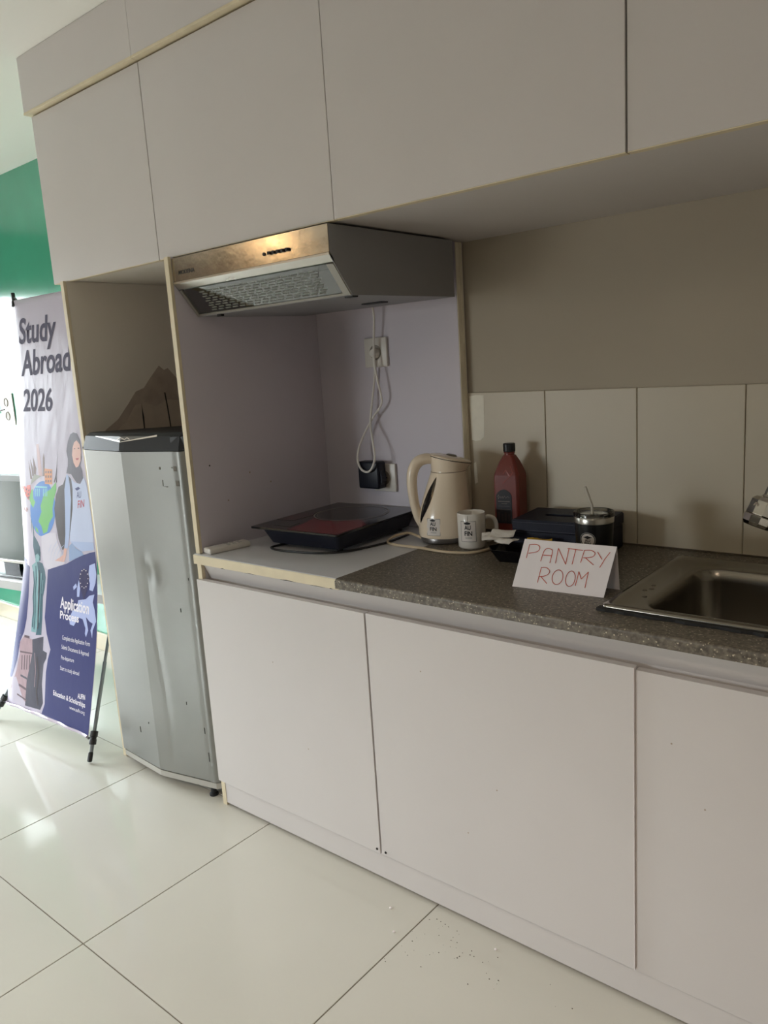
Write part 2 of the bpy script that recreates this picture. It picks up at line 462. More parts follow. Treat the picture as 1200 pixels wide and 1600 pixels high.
d3 = base_unit(X2, X3, 'white base cabinet below the sink, farthest from the fridge', -0.005, -0.004, gl=0.0006)
bm = NB(); box(bm, X2-0.0007, X2+0.0002, -0.0003, 0.010, ZB+0.001, ZT+0.001); mk('edge_band', bm, PAPER, d2)
for xx, zz in ((0.612, ZB+0.011), (0.652, ZB+0.011)):    # tiny screw caps at the foot of the joint
    dd, yy = (d1, -0.0008) if xx < X1 else (d2, -0.0008)
    bm = NB(); lathe(bm, [(0, 0.0008), (0.003, 0.0008), (0.0032, -0.001)], 10, (xx+ (0.018 if xx<X1 else 0.006), yy, zz), (0, -1, 0)); mk('screw_cap', bm, CRACK, dd)

for dd, pts in ((d1, ((0.30, 0.52), (0.41, 0.30))), (d2, ((0.99, 0.37), (0.91, 0.24), (0.80, 0.60))), (d3, ((1.42, 0.47), (1.36, 0.58)))):
    for (x, z) in pts:
        yy = 0.0046 if dd is d3 else -0.0004
        bm = NB(); lathe(bm, [(0, 0.0003), (0.0016, 0.0003), (0.0018, -0.0004)], 8, (x, yy, z), (0, -1, 0)); mk('scuff_mark', bm, SCUFF, dd)
# --- white board and stone worktop
BZ = 0.785
t = thing('worktop_board', 'white laminate worktop board with cream front edge under the hob', 'worktop', (0.285, 0.28, 0.755))
bm = NB(); box(bm, 0.0, 0.5675, 0.0005, 0.554, 0.7565, BZ, 0.001, 1); mk('board', bm, BOARD, t)
bm = NB(); box(bm, 0.0, 0.5675, -0.002, 0.0003, 0.7575, BZ-0.0012, 0.0005, 1); mk('edge_band', bm, EDGE, t)
for xx, w in ((0.12, 0.02), (0.22, 0.05), (0.36, 0.06), (0.47, 0.05), (0.535, 0.012)):   # chipped lower edge
    bm = NB(); prism(bm, [(xx, 0.7574), (xx+w*0.4, 0.7574+random.uniform(0.001, 0.0028)), (xx+w, 0.7574)], 'y', -0.0027, -0.0019); mk('chip', bm, CRACK, t)

GZ = 0.79
t = thing('stone_worktop', 'grey speckled stone worktop around the sink', 'worktop', (1.2, 0.28, 0.766))
SX0, SX1, SY0, SY1 = 1.225, 1.735, 0.115, 0.50      # sink cut-out
bm = NB()
outer = [(0.5705, -0.018), (1.95, -0.018), (1.95, YW-0.0005), (0.5705, YW-0.0005)]
inner = [(SX0, SY0), (SX1, SY0), (SX1, SY1), (SX0, SY1)]
def ringface(z):
    o_ = [bm.verts.new((x, y, z)) for x, y in outer]; i_ = [bm.verts.new((x, y, z)) for x, y in inner]
    for k in range(4): bm.faces.new((o_[k], o_[(k+1) % 4], i_[(k+1) % 4], i_[k]))
    return o_, i_
oa, ia = ringface(0.7665); ob, ib = ringface(GZ)
for k in range(4):
    j = (k+1) % 4
    bm.faces.new((oa[k], oa[j], ob[j], ob[k])); bm.faces.new((ia[k], ia[j], ib[j], ib[k]))
ed = [e for e in bm.edges if all(abs(v.co.y+0.018) < 1e-5 for v in e.verts) and abs(e.verts[0].co.z-e.verts[1].co.z) < 1e-5 and e.verts[0].co.z > 0.78]
bmesh.ops.bevel(bm, geom=ed, offset=0.006, segments=4, affect='EDGES', profile=0.5)
mk('slab', bm, STONE, t)
bm = NB(); box(bm, 0.568, 0.5704, 0.0, 0.55, 0.766, BZ+0.0015); mk('joint_seal', bm, WHITEPL, t)
bm = NB(); box(bm, 0.60, 1.94, YW-0.0115, YW-0.0082, GZ, GZ+0.004, 0.001, 1); mk('wall_seal', bm, mat('brown sealant', rgb(92, 80, 64), 0.7), t)

# --- niche around the hob
t = thing('hob_niche', 'lavender grey panels lining the cooking niche', 'panel', (0.29, 0.40, BZ))
bm = NB(); box(bm, 0.0, 0.018, 0.0195, YW-0.002, BZ+0.0005, 1.599)
sp = mk('side_panel', bm, LAM2, t)
bm = NB(); box(bm, 0.0, 0.018, 0.009, 0.0193, BZ+0.0005, 1.599, 0.0006, 1); mk('edge_band', bm, EDGE, sp)
bm = NB(); box(bm, 0.0185, 0.5648, 0.555, YW-0.001, BZ+0.0008, 1.599)
bp = mk('back_panel', bm, LAM2, t)
bm = NB(); box(bm, 0.565, 0.5672, 0.556, YW-0.009, GZ+0.001, 1.599, 0.0005, 1); box(bm, 0.5672, 0.5695, 0.572, YW-0.009, GZ+0.001, 1.599, 0.0005, 1)
mk('edge_strip', bm, mat('pale edge strip', rgb(232, 222, 200), 0.5, var=0.06, vscale=15), bp)
for (y, z) in ((0.075, 1.03), (0.22, 0.99), (0.30, 0.95), (0.13, 0.92)):
    bm = NB(); lathe(bm, [(0, 0.0004), (0.0025, 0.0004), (0.0027, -0.0005)], 8, (0.0182, y, z), (1, 0, 0)); mk('scuff_mark', bm, CRACK if z > 1 else SCUFF, sp)

# --- fridge surround, left panel with torn paper
PX = -0.549
t = thing('fridge_enclosure', 'tall beige side panel left of the fridge with torn laminate patch', 'panel', (PX+0.009, 0.30, 0))
bm = NB(); box(bm, PX, PX+0.018, 0.0195, YG-0.001, 0.0, 1.599)
sp = mk('panel', bm, NICHE, t)
bm = NB(); box(bm, PX, PX+0.018, 0.009, 0.0193, 0.0, 1.599, 0.0006, 1); mk('edge_band', bm, EDGE, t)
tear = [(0.089, 1.128), (0.14, 1.159), (0.183, 1.205), (0.218, 1.245), (0.252, 1.256), (0.282, 1.289), (0.321, 1.328), (0.34, 1.312), (0.356, 1.318), (0.40, 1.27), (0.46, 1.24), (0.52, 1.16), (0.53, 1.04), (0.06, 1.04)]
bm = NB(); prism(bm, tear, 'x', PX+0.0178, PX+0.0188); o = mk('torn_patch', bm, SCUFF, t); o['label'] = 'brown torn laminate patch shaped like a peak'
tear2 = [(0.10, 1.10), (0.17, 1.15), (0.21, 1.20), (0.25, 1.205), (0.29, 1.19), (0.34, 1.21), (0.42, 1.2), (0.5, 1.12), (0.5, 1.05), (0.1, 1.05)]
bm = NB(); prism(bm, tear2, 'x', PX+0.0187, PX+0.0194); mk('torn_patch', bm, mat('torn laminate inner layer', rgb(184, 168, 150), 0.8, var=0.10, vscale=18), t)
for ln in ([(0.2345, 1.205), (0.236, 1.18), (0.2385, 1.157), (0.236, 1.10), (0.2325, 1.10), (0.232, 1.157), (0.233, 1.18)], [(0.330, 1.235), (0.3345, 1.235), (0.340, 1.175), (0.344, 1.10), (0.340, 1.10), (0.335, 1.175)]):
    bm = NB(); prism(bm, ln, 'x', PX+0.019, PX+0.0198); mk('crack', bm, CRACK, t)

# --- wall units
XU = [-0.616, -0.0407, 0.6124, 1.2731, 1.934]
ZU, ZUT, YU = 1.60, 2.0985, 0.0246
ulab = ['white wall cabinet over the fridge, at the open left end', 'white wall cabinet directly above the cooker hood',
        'white wall cabinet over the kettle and tissue box', 'white wall cabinet above the sink, at the right edge']
for k in range(4):
    x0, x1 = XU[k], XU[k+1]
    yb = YG-0.001 if k == 0 else YW-0.001
    t = thing('wall_cabinet', ulab[k], 'cabinet', ((x0+x1)/2, 0.3, ZU), 0, 'wall cabinets')
    bm = NB()
    yf = YU+DT+0.001
    box(bm, x0, x0+0.018, yf, yb, ZU, ZUT); box(bm, x1-0.018, x1, yf, yb, ZU, ZUT)
    box(bm, x0+0.018, x1-0.018, yf, yb, ZU, ZU+0.018); box(bm, x0+0.018, x1-0.018, yf, yb, ZUT-0.018, ZUT); box(bm, x0+0.018, x1-0.018, yb-0.01, yb, ZU+0.018, ZUT-0.018)
    mk('carcass', bm, NICHE if k == 0 else LAM, t)
    dy = (0, 0, 0.001, -0.001)[k]
    bm = NB(); box(bm, x0+G, x1-G, YU-dy, YU-dy+DT, ZU-0.0005, ZUT-0.004, 0.0009, 2)
    d = mk('door', bm, LAM, t)
    bm = NB(); box(bm, x0+G, x1-G, YU-dy+0.001, YU-dy+DT, ZU-0.0022, ZU-0.0006); mk('edge_band', bm, EDGE, d)

# --- filler panels up to the ceiling with a cream lipping below
xs = [-0.628, -0.0425, 0.63, 1.28, 1.94]
flab = ['white filler panel at the ceiling above the open left end', 'white filler panel at the ceiling above the hood', 'white filler panel at the ceiling above the kettle', 'white filler panel at the ceiling above the sink']
for k in range(4):
    x0, x1 = xs[k], xs[k+1]
    yb = YG-0.001 if k == 0 else YW-0.001
    t = thing('ceiling_bulkhead', flab[k], 'bulkhead', ((x0+x1)/2, 0.01, ZUT), 0, 'filler panels above the wall cabinets')
    bm = NB(); box(bm, x0+0.0005, x1-0.0005, 0.0085, 0.0265, 2.1065, ZC-0.0008, 0.0006, 1); box(bm, x0+0.0005, x0+0.0185, 0.0268, yb, 2.1065, ZC-0.0008)
    mk('board', bm, LAM, t)
    bm = NB(); box(bm, x0+0.0005, x1-0.0005, 0.0075, 0.040, 2.0995, 2.1063, 0.0005, 1); box(bm, x0+0.0005, x1-0.0005, 0.0402, yb, 2.0995, 2.1063); mk('lipping', bm, EDGE, t)

# ================================================================== COOKER HOOD
HX0, HX1 = 0.0195, 0.596
t = thing('cooker_hood', 'slim steel cooker hood with dark grey side and glass front', 'cooker hood', (0.31, 0.26, 1.442))
side = [(0.021, 1.594), (0.021, 1.525), (0.088, 1.443), (0.50, 1.449), (0.50, 1.594)]
bm = NB()
prism(bm, side, 'x', HX0, HX0+0.002); prism(bm, side, 'x', HX1-0.002, HX1)
box(bm, HX0+0.002, HX1-0.002, 0.03, 0.50, 1.591, 1.594); box(bm, HX0+0.002, HX1-0.002, 0.498, 0.50, 1.449, 1.591)
prism(bm, [(0.088, 1.443), (0.50, 1.449), (0.498, 1.451), (0.088, 1.445)], 'x', HX0+0.002, HX1-0.002)
mk('housing', bm, DGREY, t)
bm = NB(); box(bm, HX0, HX1, 0.0185, 0.0208, 1.533, 1.594, 0.0006, 1); fp = mk('front_panel', bm, None, t)
# smeared brushed steel
m = mat('smeared brushed steel', rgb(190, 184, 175), 0.17, 1.0, var=0.08, vscale=9, bump=0.10, bscale=22, rvar=0.08); fp.data.materials.append(m)
bm = NB(); prism(bm, [(0.0175, 1.5325), (0.0175, 1.528), (0.032, 1.514), (0.034, 1.517), (0.0215, 1.5325)], 'x', HX0, HX1); mk('front_lip', bm, STEEL, t, False)
# visor: frame, filter with rows of slots and a glass pane in front
P0, P1 = Vector((0, 0.034, 1.511)), Vector((0, 0.0872, 1.4445))
dv = (P1-P0).normalized(); nv = Vector((0, dv.z, -dv.y))      # outward: down and to the front
if nv.z > 0: nv = -nv
LV = (P1-P0).length
def VS(x, s, o): p = P0+dv*s+nv*o; return Vector((x, p.y, p.z))
def slab(bm, x0, x1, s0, s1, o0, o1):
    vs = [bm.verts.new(VS(x, s, o)) for o in (o0, o1) for s in (s0, s1) for x in (x0, x1)]
    for f in ((0, 2, 3, 1), (4, 5, 7, 6), (0, 1, 5, 4), (2, 6, 7, 3), (0, 4, 6, 2), (1, 3, 7, 5)): bm.faces.new([vs[i] for i in f])
bm = NB()
slab(bm, HX0+0.002, HX0+0.012, 0, LV, -0.004, 0.0015); slab(bm, HX1-0.026, HX1-0.002, 0, LV, -0.004, 0.0010); slab(bm, HX0+0.012, HX1-0.026, LV-0.006, LV, -0.004, 0.0008)
slab(bm, HX1-0.010, HX1-0.003, 0, LV, 0.0010, 0.0030)
mk('visor_frame', bm, mat('grey visor frame', rgb(150, 146, 138), 0.4, 0.3), t)
bm = NB(); slab(bm, HX0+0.012, HX1-0.026, 0, LV-0.006, -0.0085, -0.0070); ff = mk('filter', bm, mat('pale filter mesh', rgb(150, 154, 146), 0.5), t)
bm = NB()
for r in range(9):
    for c in range(15):
        xx = HX0+0.075+c*0.029+(0.007 if r % 2 else 0); s = 0.012+r*0.0072
        slab(bm, xx, xx+0.020, s, s+0.0034, -0.0009, -0.0001)
o = mk('filter_slots', bm, mat('filter slot pale', rgb(112, 115, 108), 0.5), ff); o['kind'] = 'stuff'
bm = NB(); slab(bm, HX0+0.012, HX1-0.026, 0.0, LV-0.006, -0.0022, -0.0008); mk('glass_pane', bm, HOODG, t)
for k, xx in enumerate((0.386, 0.406, 0.421, 0.436, 0.451, 0.467)):
    bm = NB(); z = 1.556
    if k == 0: lathe(bm, [(0, 0.003), (0.0038, 0.003), (0.0042, 0)], 14, (xx, 0.0186, z), (0, -1, 0))
    else:
        box(bm, xx-0.0044, xx+0.0044, 0.0120, 0.0188, z-0.0036, z+0.0036, 0.001, 1)
    mk('button', bm, BLACK, t)
bm = text_bm('MODENA', lambda x, y: (0.046+x+y*0.15, 0.0180, 1.550+y), 0.068, 0.0100, 0.014); o = mk('brand_lettering', bm, INK, t); o['label'] = 'black brand lettering'
bm = NB(); box(bm, 0.10, 0.118, 0.088, 0.10, 1.4375, 1.4432, 0.001, 1); mk('visor_catch', bm, BLACK, t)
bm = NB(); box(bm, 0.562, 0.588, 0.096, 0.116, 1.4395, 1.4436, 0.001, 1); mk('visor_catch', bm, CHAR, t)
bm = NB(); box(bm, 0.40, 0.47, 0.34, 0.37, 1.4435, 1.4476, 0.001, 1); mk('cover_plate', bm, CHAR, t)
# filler strip in the gap behind the hood
bm = NB(); prism(bm, [(0.03, 1.455), (0.16, 1.457), (0.28, 1.463), (0.36, 1.462), (0.41, 1.455), (0.41, 1.50), (0.03, 1.50)], 'y', 0.5285, 0.5545)
tag(mk('filler_foam', bm, mat('white foam filler', rgb(222, 214, 206), 0.8)), 'strip of white filler in the gap behind the cooker hood', 'filler')
# its cord: down from the hood, a loop, and up into the upper socket
cord = [(0.290, 0.518, 1.452), (0.287, 0.524, 1.414), (0.279, 0.526, 1.359), (0.279, 0.522, 1.302), (0.287, 0.520, 1.245), (0.296, 0.524, 1.190), (0.287, 0.530, 1.160), (0.246, 0.532, 1.118), (0.210, 0.516, 1.052), (0.204, 0.500, 1.001), (0.225, 0.493, 0.966), (0.260, 0.491, 0.964), (0.281, 0.493, 1.003), (0.268, 0.504, 1.053), (0.246, 0.524, 1.11), (0.252, 0.536, 1.188), (0.262, 0.540, 1.25), (0.266, 0.536, 1.292), (0.268, 0.531, 1.306)]
bm = NB(); tube(bm, cord, 0.0034, 8, 6); mk('power_cord', bm, CORDW, t, True)
bm = NB(); lathe(bm, [(0, -0.001), (0.011, -0.001), (0.015, 0.008), (0.016, 0.019), (0, 0.019)], 20, (0.268, 0.5285, 1.318), (0, 1, 0)); mk('plug', bm, CORDW, t, True)

# --- sockets
def socket(cx, cz, y, label, w=0.088):
    t = thing('wall_socket', label, 'socket', (cx, y, cz-w/2), 0, 'wall sockets')
    h = w/2
    bm = NB(); box(bm, cx-h, cx+h, y-0.010, y-0.0004, cz-h, cz+h, 0.003, 2); mk('plate', bm, WHITEPL, t, True)
    bm = NB(); lathe(bm, [(0.0, -0.0102), (0.019, -0.0102), (0.020, -0.0112), (0.0222, -0.0112), (0.0225, -0.0098)], 32, (cx, y, cz), (0, 1, 0)); mk('socket_well', bm, mat('shaded socket well', rgb(150, 142, 132), 0.5), t, True)  # flat disc, the shade of the recess is put into its darker colour
    for s in (-1, 1):
        bm = NB(); lathe(bm, [(0, -0.0107), (0.0025, -0.0107), (0.0025, -0.0101)], 10, (cx+s*0.0095, y, cz), (0, 1, 0)); mk('pin_hole', bm, CRACK, t)
    return t
socket(0.266, 1.320, 0.555, 'upper white wall socket below the hood, with its cord')
socket(0.271, 0.936, 0.555, 'lower white wall socket behind the dark plug adapter')
t = thing('plug_adapter', 'dark navy plug adapter in the lower socket', 'adapter', (0.242, 0.52, 0.90))
bm = NB(); box(bm, 0.198, 0.282, 0.503, 0.5425, 0.905, 0.990, 0.006, 3); mk('body', bm, NAVYP, t, True)
bm = NB(); box(bm, 0.1968, 0.1988, 0.515, 0.519, 0.940, 0.943); mk('indicator', bm, WHITEPL, t)
bm = NB(); prism(bm, [(0.2818, 0.918), (0.288, 0.928), (0.288, 0.946), (0.2818, 0.962)], 'y', 0.512, 0.534); mk('side_grip', bm, NAVYP, t)

# ================================================================== FRIDGE
t = thing('fridge', 'dented silver single-door fridge with black top cap', 'fridge', (-0.265, 0.28, 0))
FX0, FX1 = -0.512, -0.020
bm = NB(); box(bm, FX0+0.004, FX1-0.004, 0.064, 0.545, 0.045, 1.075, 0.004, 1)
mk('cabinet', bm, mat('fridge grey paint', rgb(120, 120, 118), 0.45), t)
CX = -0.262
def front_y(x):
    # shallow prow with rounded corners
    if x <= CX: y = -0.030+(CX-x)/(CX-FX0)*0.016
    else: y = -0.030+(x-CX)/(FX1-CX)*0.052
    for e, s in ((FX0, 1), (FX1, -1)):
        d = abs(x-e)
        if d < 0.018: y += 0.020*(1-d/0.018)**2
    return y
def dent(x, z):
    a = 0.0
    # vertical crease with a knock in it
    w = 0.010
    xc = -0.206+0.010*math.sin(z*7)
    if z < 0.80: a += 0.0022*math.exp(-((x-xc)/w)**2)*min(1, (0.80-z)*8)*(1 if z > 0.25 else max(0, z/0.25))
    a -= 0.005*math.exp(-((x+0.192)/0.020)**2-((z-0.705)/0.035)**2)
    a += 0.003*math.exp(-((x+0.215)/0.012)**2-((z-0.735)/0.025)**2)
    a += 0.0035*math.exp(-((x+0.045)/0.012)**2)
    return a
NXF = 90
fx = [FX0+(FX1-FX0)*(0.5-0.5*math.cos(PI*i/NXF)) for i in range(NXF+1)]
fx[min(range(len(fx)), key=lambda i: abs(fx[i]-CX))] = CX
bm = NB()
def fdoor(u, v):
    x = fx[int(round(u*NXF))]; z = 0.052+v*(1.076-0.052)
    return Vector((x, front_y(x)-dent(x, z), z))
g = quadgrid(bm, fdoor, NXF, 96)
bk = [[bm.verts.new((v.co.x, 0.0625, v.co.z)) for v in (row[0], row[-1])] for row in g]
for j in range(96):
    bm.faces.new((g[j][0], g[j+1][0], bk[j+1][0], bk[j][0])); bm.faces.new((g[j][-1], bk[j][1], bk[j+1][1], g[j+1][-1]))
    bm.faces.new((bk[j][0], bk[j+1][0], bk[j+1][1], bk[j][1]))
bm.faces.new(g[0]+[bk[0][1], bk[0][0]]); bm.faces.new((g[-1]+[bk[-1][1], bk[-1][0]])[::-1])
door = mk('door', bm, FSTEEL, t, True, sharp=13)
for (px, pz, w, h) in ((-0.118, 1.028, 0.006, 0.008), (-0.060, 1.027, 0.014, 0.014), (-0.072, 1.030, 0.004, 0.004), (-0.055, 0.985, 0.016, 0.016), (-0.112, 0.985, 0.002, 0.018), (-0.104, 0.974, 0.018, 0.002)):
    y = front_y(px)-dent(px, pz)
    bm = NB(); box(bm, px-w/2, px+w/2, y-0.0010, y+0.004, pz-h/2, pz+h/2); mk('sticker_remnant', bm, mat('old glue', rgb(104, 98, 90), 0.8, var=0.3, vscale=300), door)
for (px, pz, h) in ((-0.06, 0.22, 0.02), (-0.052, 0.135, 0.03), (-0.36, 0.16, 0.02), (-0.12, 0.30, 0.01), (-0.30, 0.20, 0.006), (-0.055, 0.70, 0.008), (-0.10, 0.60, 0.012)):
    y = front_y(px)-dent(px, pz)
    bm = NB(); box(bm, px-0.0012, px+0.0012, y-0.0009, y+0.004, pz-h/2, pz+h/2); mk('scratch', bm, CRACK, door)
# dark line and pale sill under the door
def prow(bm, z0, z1, dy, x0=FX0, x1=FX1, n=24):
    pts = [(x0+(x1-x0)*i/n, front_y(x0+(x1-x0)*i/n)+dy) for i in range(n+1)]
    pts += [(x1, 0.0625), (x0, 0.0625)]
    prism(bm, pts, 'z', z0, z1)
bm = NB(); prow(bm, 0.0475, 0.0515, 0.004); mk('door_seal', bm, CRACK, t)
bm = NB(); prow(bm, 0.028, 0.047, 0.002); mk('sill', bm, mat('pale grey sill', rgb(176, 172, 164), 0.4), t)
for xx in (FX0+0.035, FX1-0.045):
    for yy in (0.025, 0.50):
        bm = NB(); lathe(bm, [(0, 0), (0.014, 0), (0.014, 0.006), (0.009, 0.010), (0.009, 0.030 if yy < 0.1 else 0.046), (0, 0.030 if yy < 0.1 else 0.046)], 14, (xx, yy, 0.0)); mk('foot', bm, CHAR, t, True)
# black cap: prow-shaped, front slanting back
bm = NB(); n = 24
lo, hi, tp = [], [], []
for i in range(n+1):
    x = FX0-0.003+(FX1-FX0+0.006)*i/n; y = front_y(min(max(x, FX0), FX1))
    lo.append(bm.verts.new((x, y-0.004, 1.0785))); hi.append(bm.verts.new((x+(0.012 if i < 3 else 0)*(1-i/3), y+0.006, 1.120))); tp.append(bm.verts.new((x+(0.018 if i < 3 else 0)*(1-i/3), y+0.020, 1.1285)))
for A, B in ((lo, hi), (hi, tp)):
    for i in range(n): bm.faces.new((A[i], A[i+1], B[i+1], B[i]))
xa, xb = FX0-0.003, FX1+0.003
b_lo = [bm.verts.new((xa, 0.545, 1.0785)), bm.verts.new((xb, 0.545, 1.0785))]
b_tp = [bm.verts.new((xa+0.018, 0.545, 1.108)), bm.verts.new((xb, 0.545, 1.108))]
bm.faces.new(tp+[b_tp[1], b_tp[0]]); bm.faces.new(lo[::-1]+[b_lo[0], b_lo[1]]); bm.faces.new((b_lo[0], b_tp[0], b_tp[1], b_lo[1]))
bm.faces.new((lo[0], hi[0], tp[0], b_tp[0], b_lo[0])); bm.faces.new((lo[-1], b_lo[1], b_tp[1], tp[-1], hi[-1]))
cap = mk('top_cap', bm, CHAR, t)
def capy(x, z): return front_y(x)-0.004+(z-1.0785)/(1.120-1.0785)*0.010
bm = NB()
for (xa, za, xb, zb) in ((-0.415, 1.1195, -0.262, 1.1045), (-0.262, 1.1045, -0.120, 1.1195)):
    q = [(xa, za), (xb, zb), (xb, zb+0.005), (xa, za+0.002)]
    vs = [bm.verts.new((x, capy(x, z)-o, z)) for o in (0.0004, 0.0018) for x, z in q]
    for f in ((0, 1, 2, 3), (4, 5, 6, 7), (0, 1, 5, 4), (1, 2, 6, 5), (2, 3, 7, 6), (3, 0, 4, 7)): bm.faces.new([vs[i] for i in f])
mk('chevron_trim', bm, mat('silver trim', rgb(215, 212, 205), 0.35, 0.5), cap)
bm = NB(); poly_bm(bm, [(x, capy(x, z)-0.0007, z) for x, z in ((-0.405, 1.1205), (-0.262, 1.1095), (-0.13, 1.1205), (-0.2, 1.1215), (-0.262, 1.1215), (-0.33, 1.1215))]); mk('badge_panel', bm, mat('grey badge panel', rgb(108, 110, 108), 0.35), cap)
bm = NB(); q = [(-0.28, 1.1125), (-0.262, 1.1185), (-0.244, 1.1125), (-0.235, 1.118), (-0.225, 1.113)]
ribbon(bm, q, lambda x, z: (x, capy(x, z)-0.0012, z), 0.0022); mk('badge', bm, PINK, cap)
bm = NB(); prism(bm, [(FX1-0.050, capy(FX1-0.03, 1.09)-0.002), (FX1+0.0025, capy(FX1-0.003, 1.09)-0.001), (FX1+0.0025, 0.03), (FX1-0.050, 0.03)], 'z', 1.0845, 1.1195, 0.002); mk('handle_grip', bm, BLACK, cap)
bm = NB(); prism(bm, [(FX0-0.003, front_y(FX0)-0.002), (FX0+0.012, front_y(FX0+0.012)-0.0065), (FX0+0.016, front_y(FX0+0.016)-0.004), (FX0+0.002, front_y(FX0)+0.02), (FX0-0.003, 0.05)], 'z', 1.079, 1.086, 0.0005); mk('corner_piece', bm, WHITEPL, cap)

# ================================================================== STAND-UP BANNER
BL = Vector((-1.218, -0.088, 0.07)); BW = Vector((0.575, 0.027, 0)); BH = Vector((0.012, 0.258, 1.54))
BN = BW.cross(BH).normalized()
if BN.y > 0: BN = -BN
def interp(tab, v):
    if v <= tab[0][0]: return tab[0][1]
    for (a, x), (b, y) in zip(tab, tab[1:]):
        if v <= b: return x+(y-x)*(v-a)/(b-a)
    return tab[-1][1]
LE = [(0, 0), (.055, .012), (.115, .057), (.19, .104), (.281, .149), (.354, .183), (.381, .190), (.486, .144), (.579, .102), (.735, .044), (.86, .012), (1, -.022)]
RE = [(0, 1), (.078, 1.024), (.15, 1.046), (.225, 1.062), (.324, 1.057), (.42, 1.036), (.7, 1.0), (1, 1.0)]
def BP(u, v, off=0.0):
    d = max(0.0, interp(LE, v)+0.10-u)
    sag = -0.9*d*d if v < 0.97 else -0.9*d*d*(1-v)/0.03
    low = 0.0
    return BL+BW*u+BH*v+BN*(off+sag-low)
foot_r, foot_l = Vector((-0.595, -0.094, 0)), Vector((-1.268, -0.126, 0))
hub = Vector((-0.905, 0.425, 0.99)); rear = Vector((-0.93, 0.512, 0))
t = thing('banner_stand', 'tall stand-up study abroad banner between green wall and fridge panel', 'banner', (-0.93, 0.1, 0))
GREYM = mat('grey stand tube', rgb(122, 128, 132), 0.35, 0.6)
TL, TR = BP(0, 1), BP(1, 1)
for fo in (foot_r, foot_l, rear):
    bm = NB(); tube(bm, [fo+(hub-fo)*0.012, fo+(hub-fo)*0.30], 0.0068, 10); tube(bm, [fo+(hub-fo)*0.30, hub], 0.0055, 10)
    leg = mk('leg', bm, GREYM, t, True)
    d = (hub-fo).normalized()
    bm = NB(); lathe(bm, [(0, 0.0), (0.007, 0.0015), (0.0085, 0.006), (0.0085, 0.030), (0.007, 0.034)], 14, fo+Vector((0, 0, 0.0040)), d); mk('rubber_foot', bm, BLACK, leg, True)
for fo, cn in ((foot_r, BP(1, 0)), (foot_l, BP(0, 0))):
    p = fo+(hub-fo)*0.072; d = (hub-fo).normalized()
    bm = NB(); lathe(bm, [(0.007, -0.022), (0.0125, -0.020), (0.0125, -0.004), (0.0105, -0.002), (0.0105, 0.004), (0.0135, 0.006), (0.0135, 0.024), (0.008, 0.026)], 14, p, d); tube(bm, [p, p.lerp(cn, 0.6), cn+Vector((0, 0, -0.004))], 0.0045, 8); mk('clip', bm, BLACK, t, True)
for tp_ in (TL, TR):
    bm = NB(); tube(bm, [hub, hub.lerp(tp_, 0.95)+Vector((0, 0.02, 0)), tp_+Vector((0, 0.006, 0.012))], 0.005, 8); mk('arm', bm, GREYM, t, True)
    bm = NB(); tube(bm, [tp_+Vector((0.006, -0.004, -0.022)), tp_+Vector((0, 0.004, 0.0)), tp_+Vector((-0.008, 0.008, 0.028))], 0.007, 8); mk('corner_hook', bm, CHAR, t, True)
bm = NB(); box(bm, hub.x-0.03, hub.x+0.03, hub.y-0.018, hub.y+0.018, hub.z-0.035, hub.z+0.035, 0.008, 2); mk('hub', bm, BLACK, t)

SHEET = mat('lavender white banner vinyl', rgb(190, 182, 198), 0.30, spec=0.5, bump=0.35, bscale=16, stretch=(1, 1, 0.45))
bm = NB()
quadgrid(bm, lambda a, v: BP(interp(LE, v)+a*(interp(RE, v)-interp(LE, v)), v), 36, 70)
sheet = mk('sheet', bm, SHEET, t, True, sharp=80)
sm = sheet.modifiers.new('thick', 'SOLIDIFY'); sm.thickness = 0.0008; sm.offset = 0
PCOL = dict(navy=rgb(52, 56, 112), teal_l=rgb(126, 164, 170), teal_d=rgb(58, 92, 106), torch=rgb(130, 70, 70), white=rgb(196, 188, 204), ped_l=rgb(170, 144, 152), ped_d=rgb(70, 68, 84), ped_c=rgb(96, 78, 88),
            blue=rgb(66, 124, 196), green=rgb(104, 178, 92), tower=rgb(190, 160, 162), brown=rgb(112, 88, 84), grey=rgb(150, 150, 140), orange=rgb(206, 138, 90), dark=rgb(70, 60, 66), pale=rgb(130, 196, 210), red=rgb(206, 92, 76),
            cloud=rgb(204, 198, 210), bag=rgb(74, 68, 72), shirt=rgb(186, 194, 220), shirt2=rgb(168, 182, 216), jeans=rgb(140, 160, 196), skin=rgb(214, 170, 158), scarf=rgb(92, 86, 98), mouth=rgb(176, 90, 96), mapc=rgb(176, 186, 228), pin=rgb(44, 38, 84), starc=rgb(236, 226, 226),
            grey_t=rgb(72, 66, 88), white_t=rgb(238, 232, 240), redt=rgb(190, 50, 60))
PM = {}
def pmat(k):
    if k not in PM: PM[k] = mat('banner print '+k, PCOL[k], 0.62 if k.endswith('_t') else 0.36, spec=0.2 if k.endswith('_t') else 0.4, bump=0.18, bscale=16, stretch=(1, 1, 0.45), var=0.10 if k in ('teal_l', 'teal_d', 'ped_l', 'ped_d', 'scarf', 'bag') else 0.0, vscale=60)
    return PM[k]
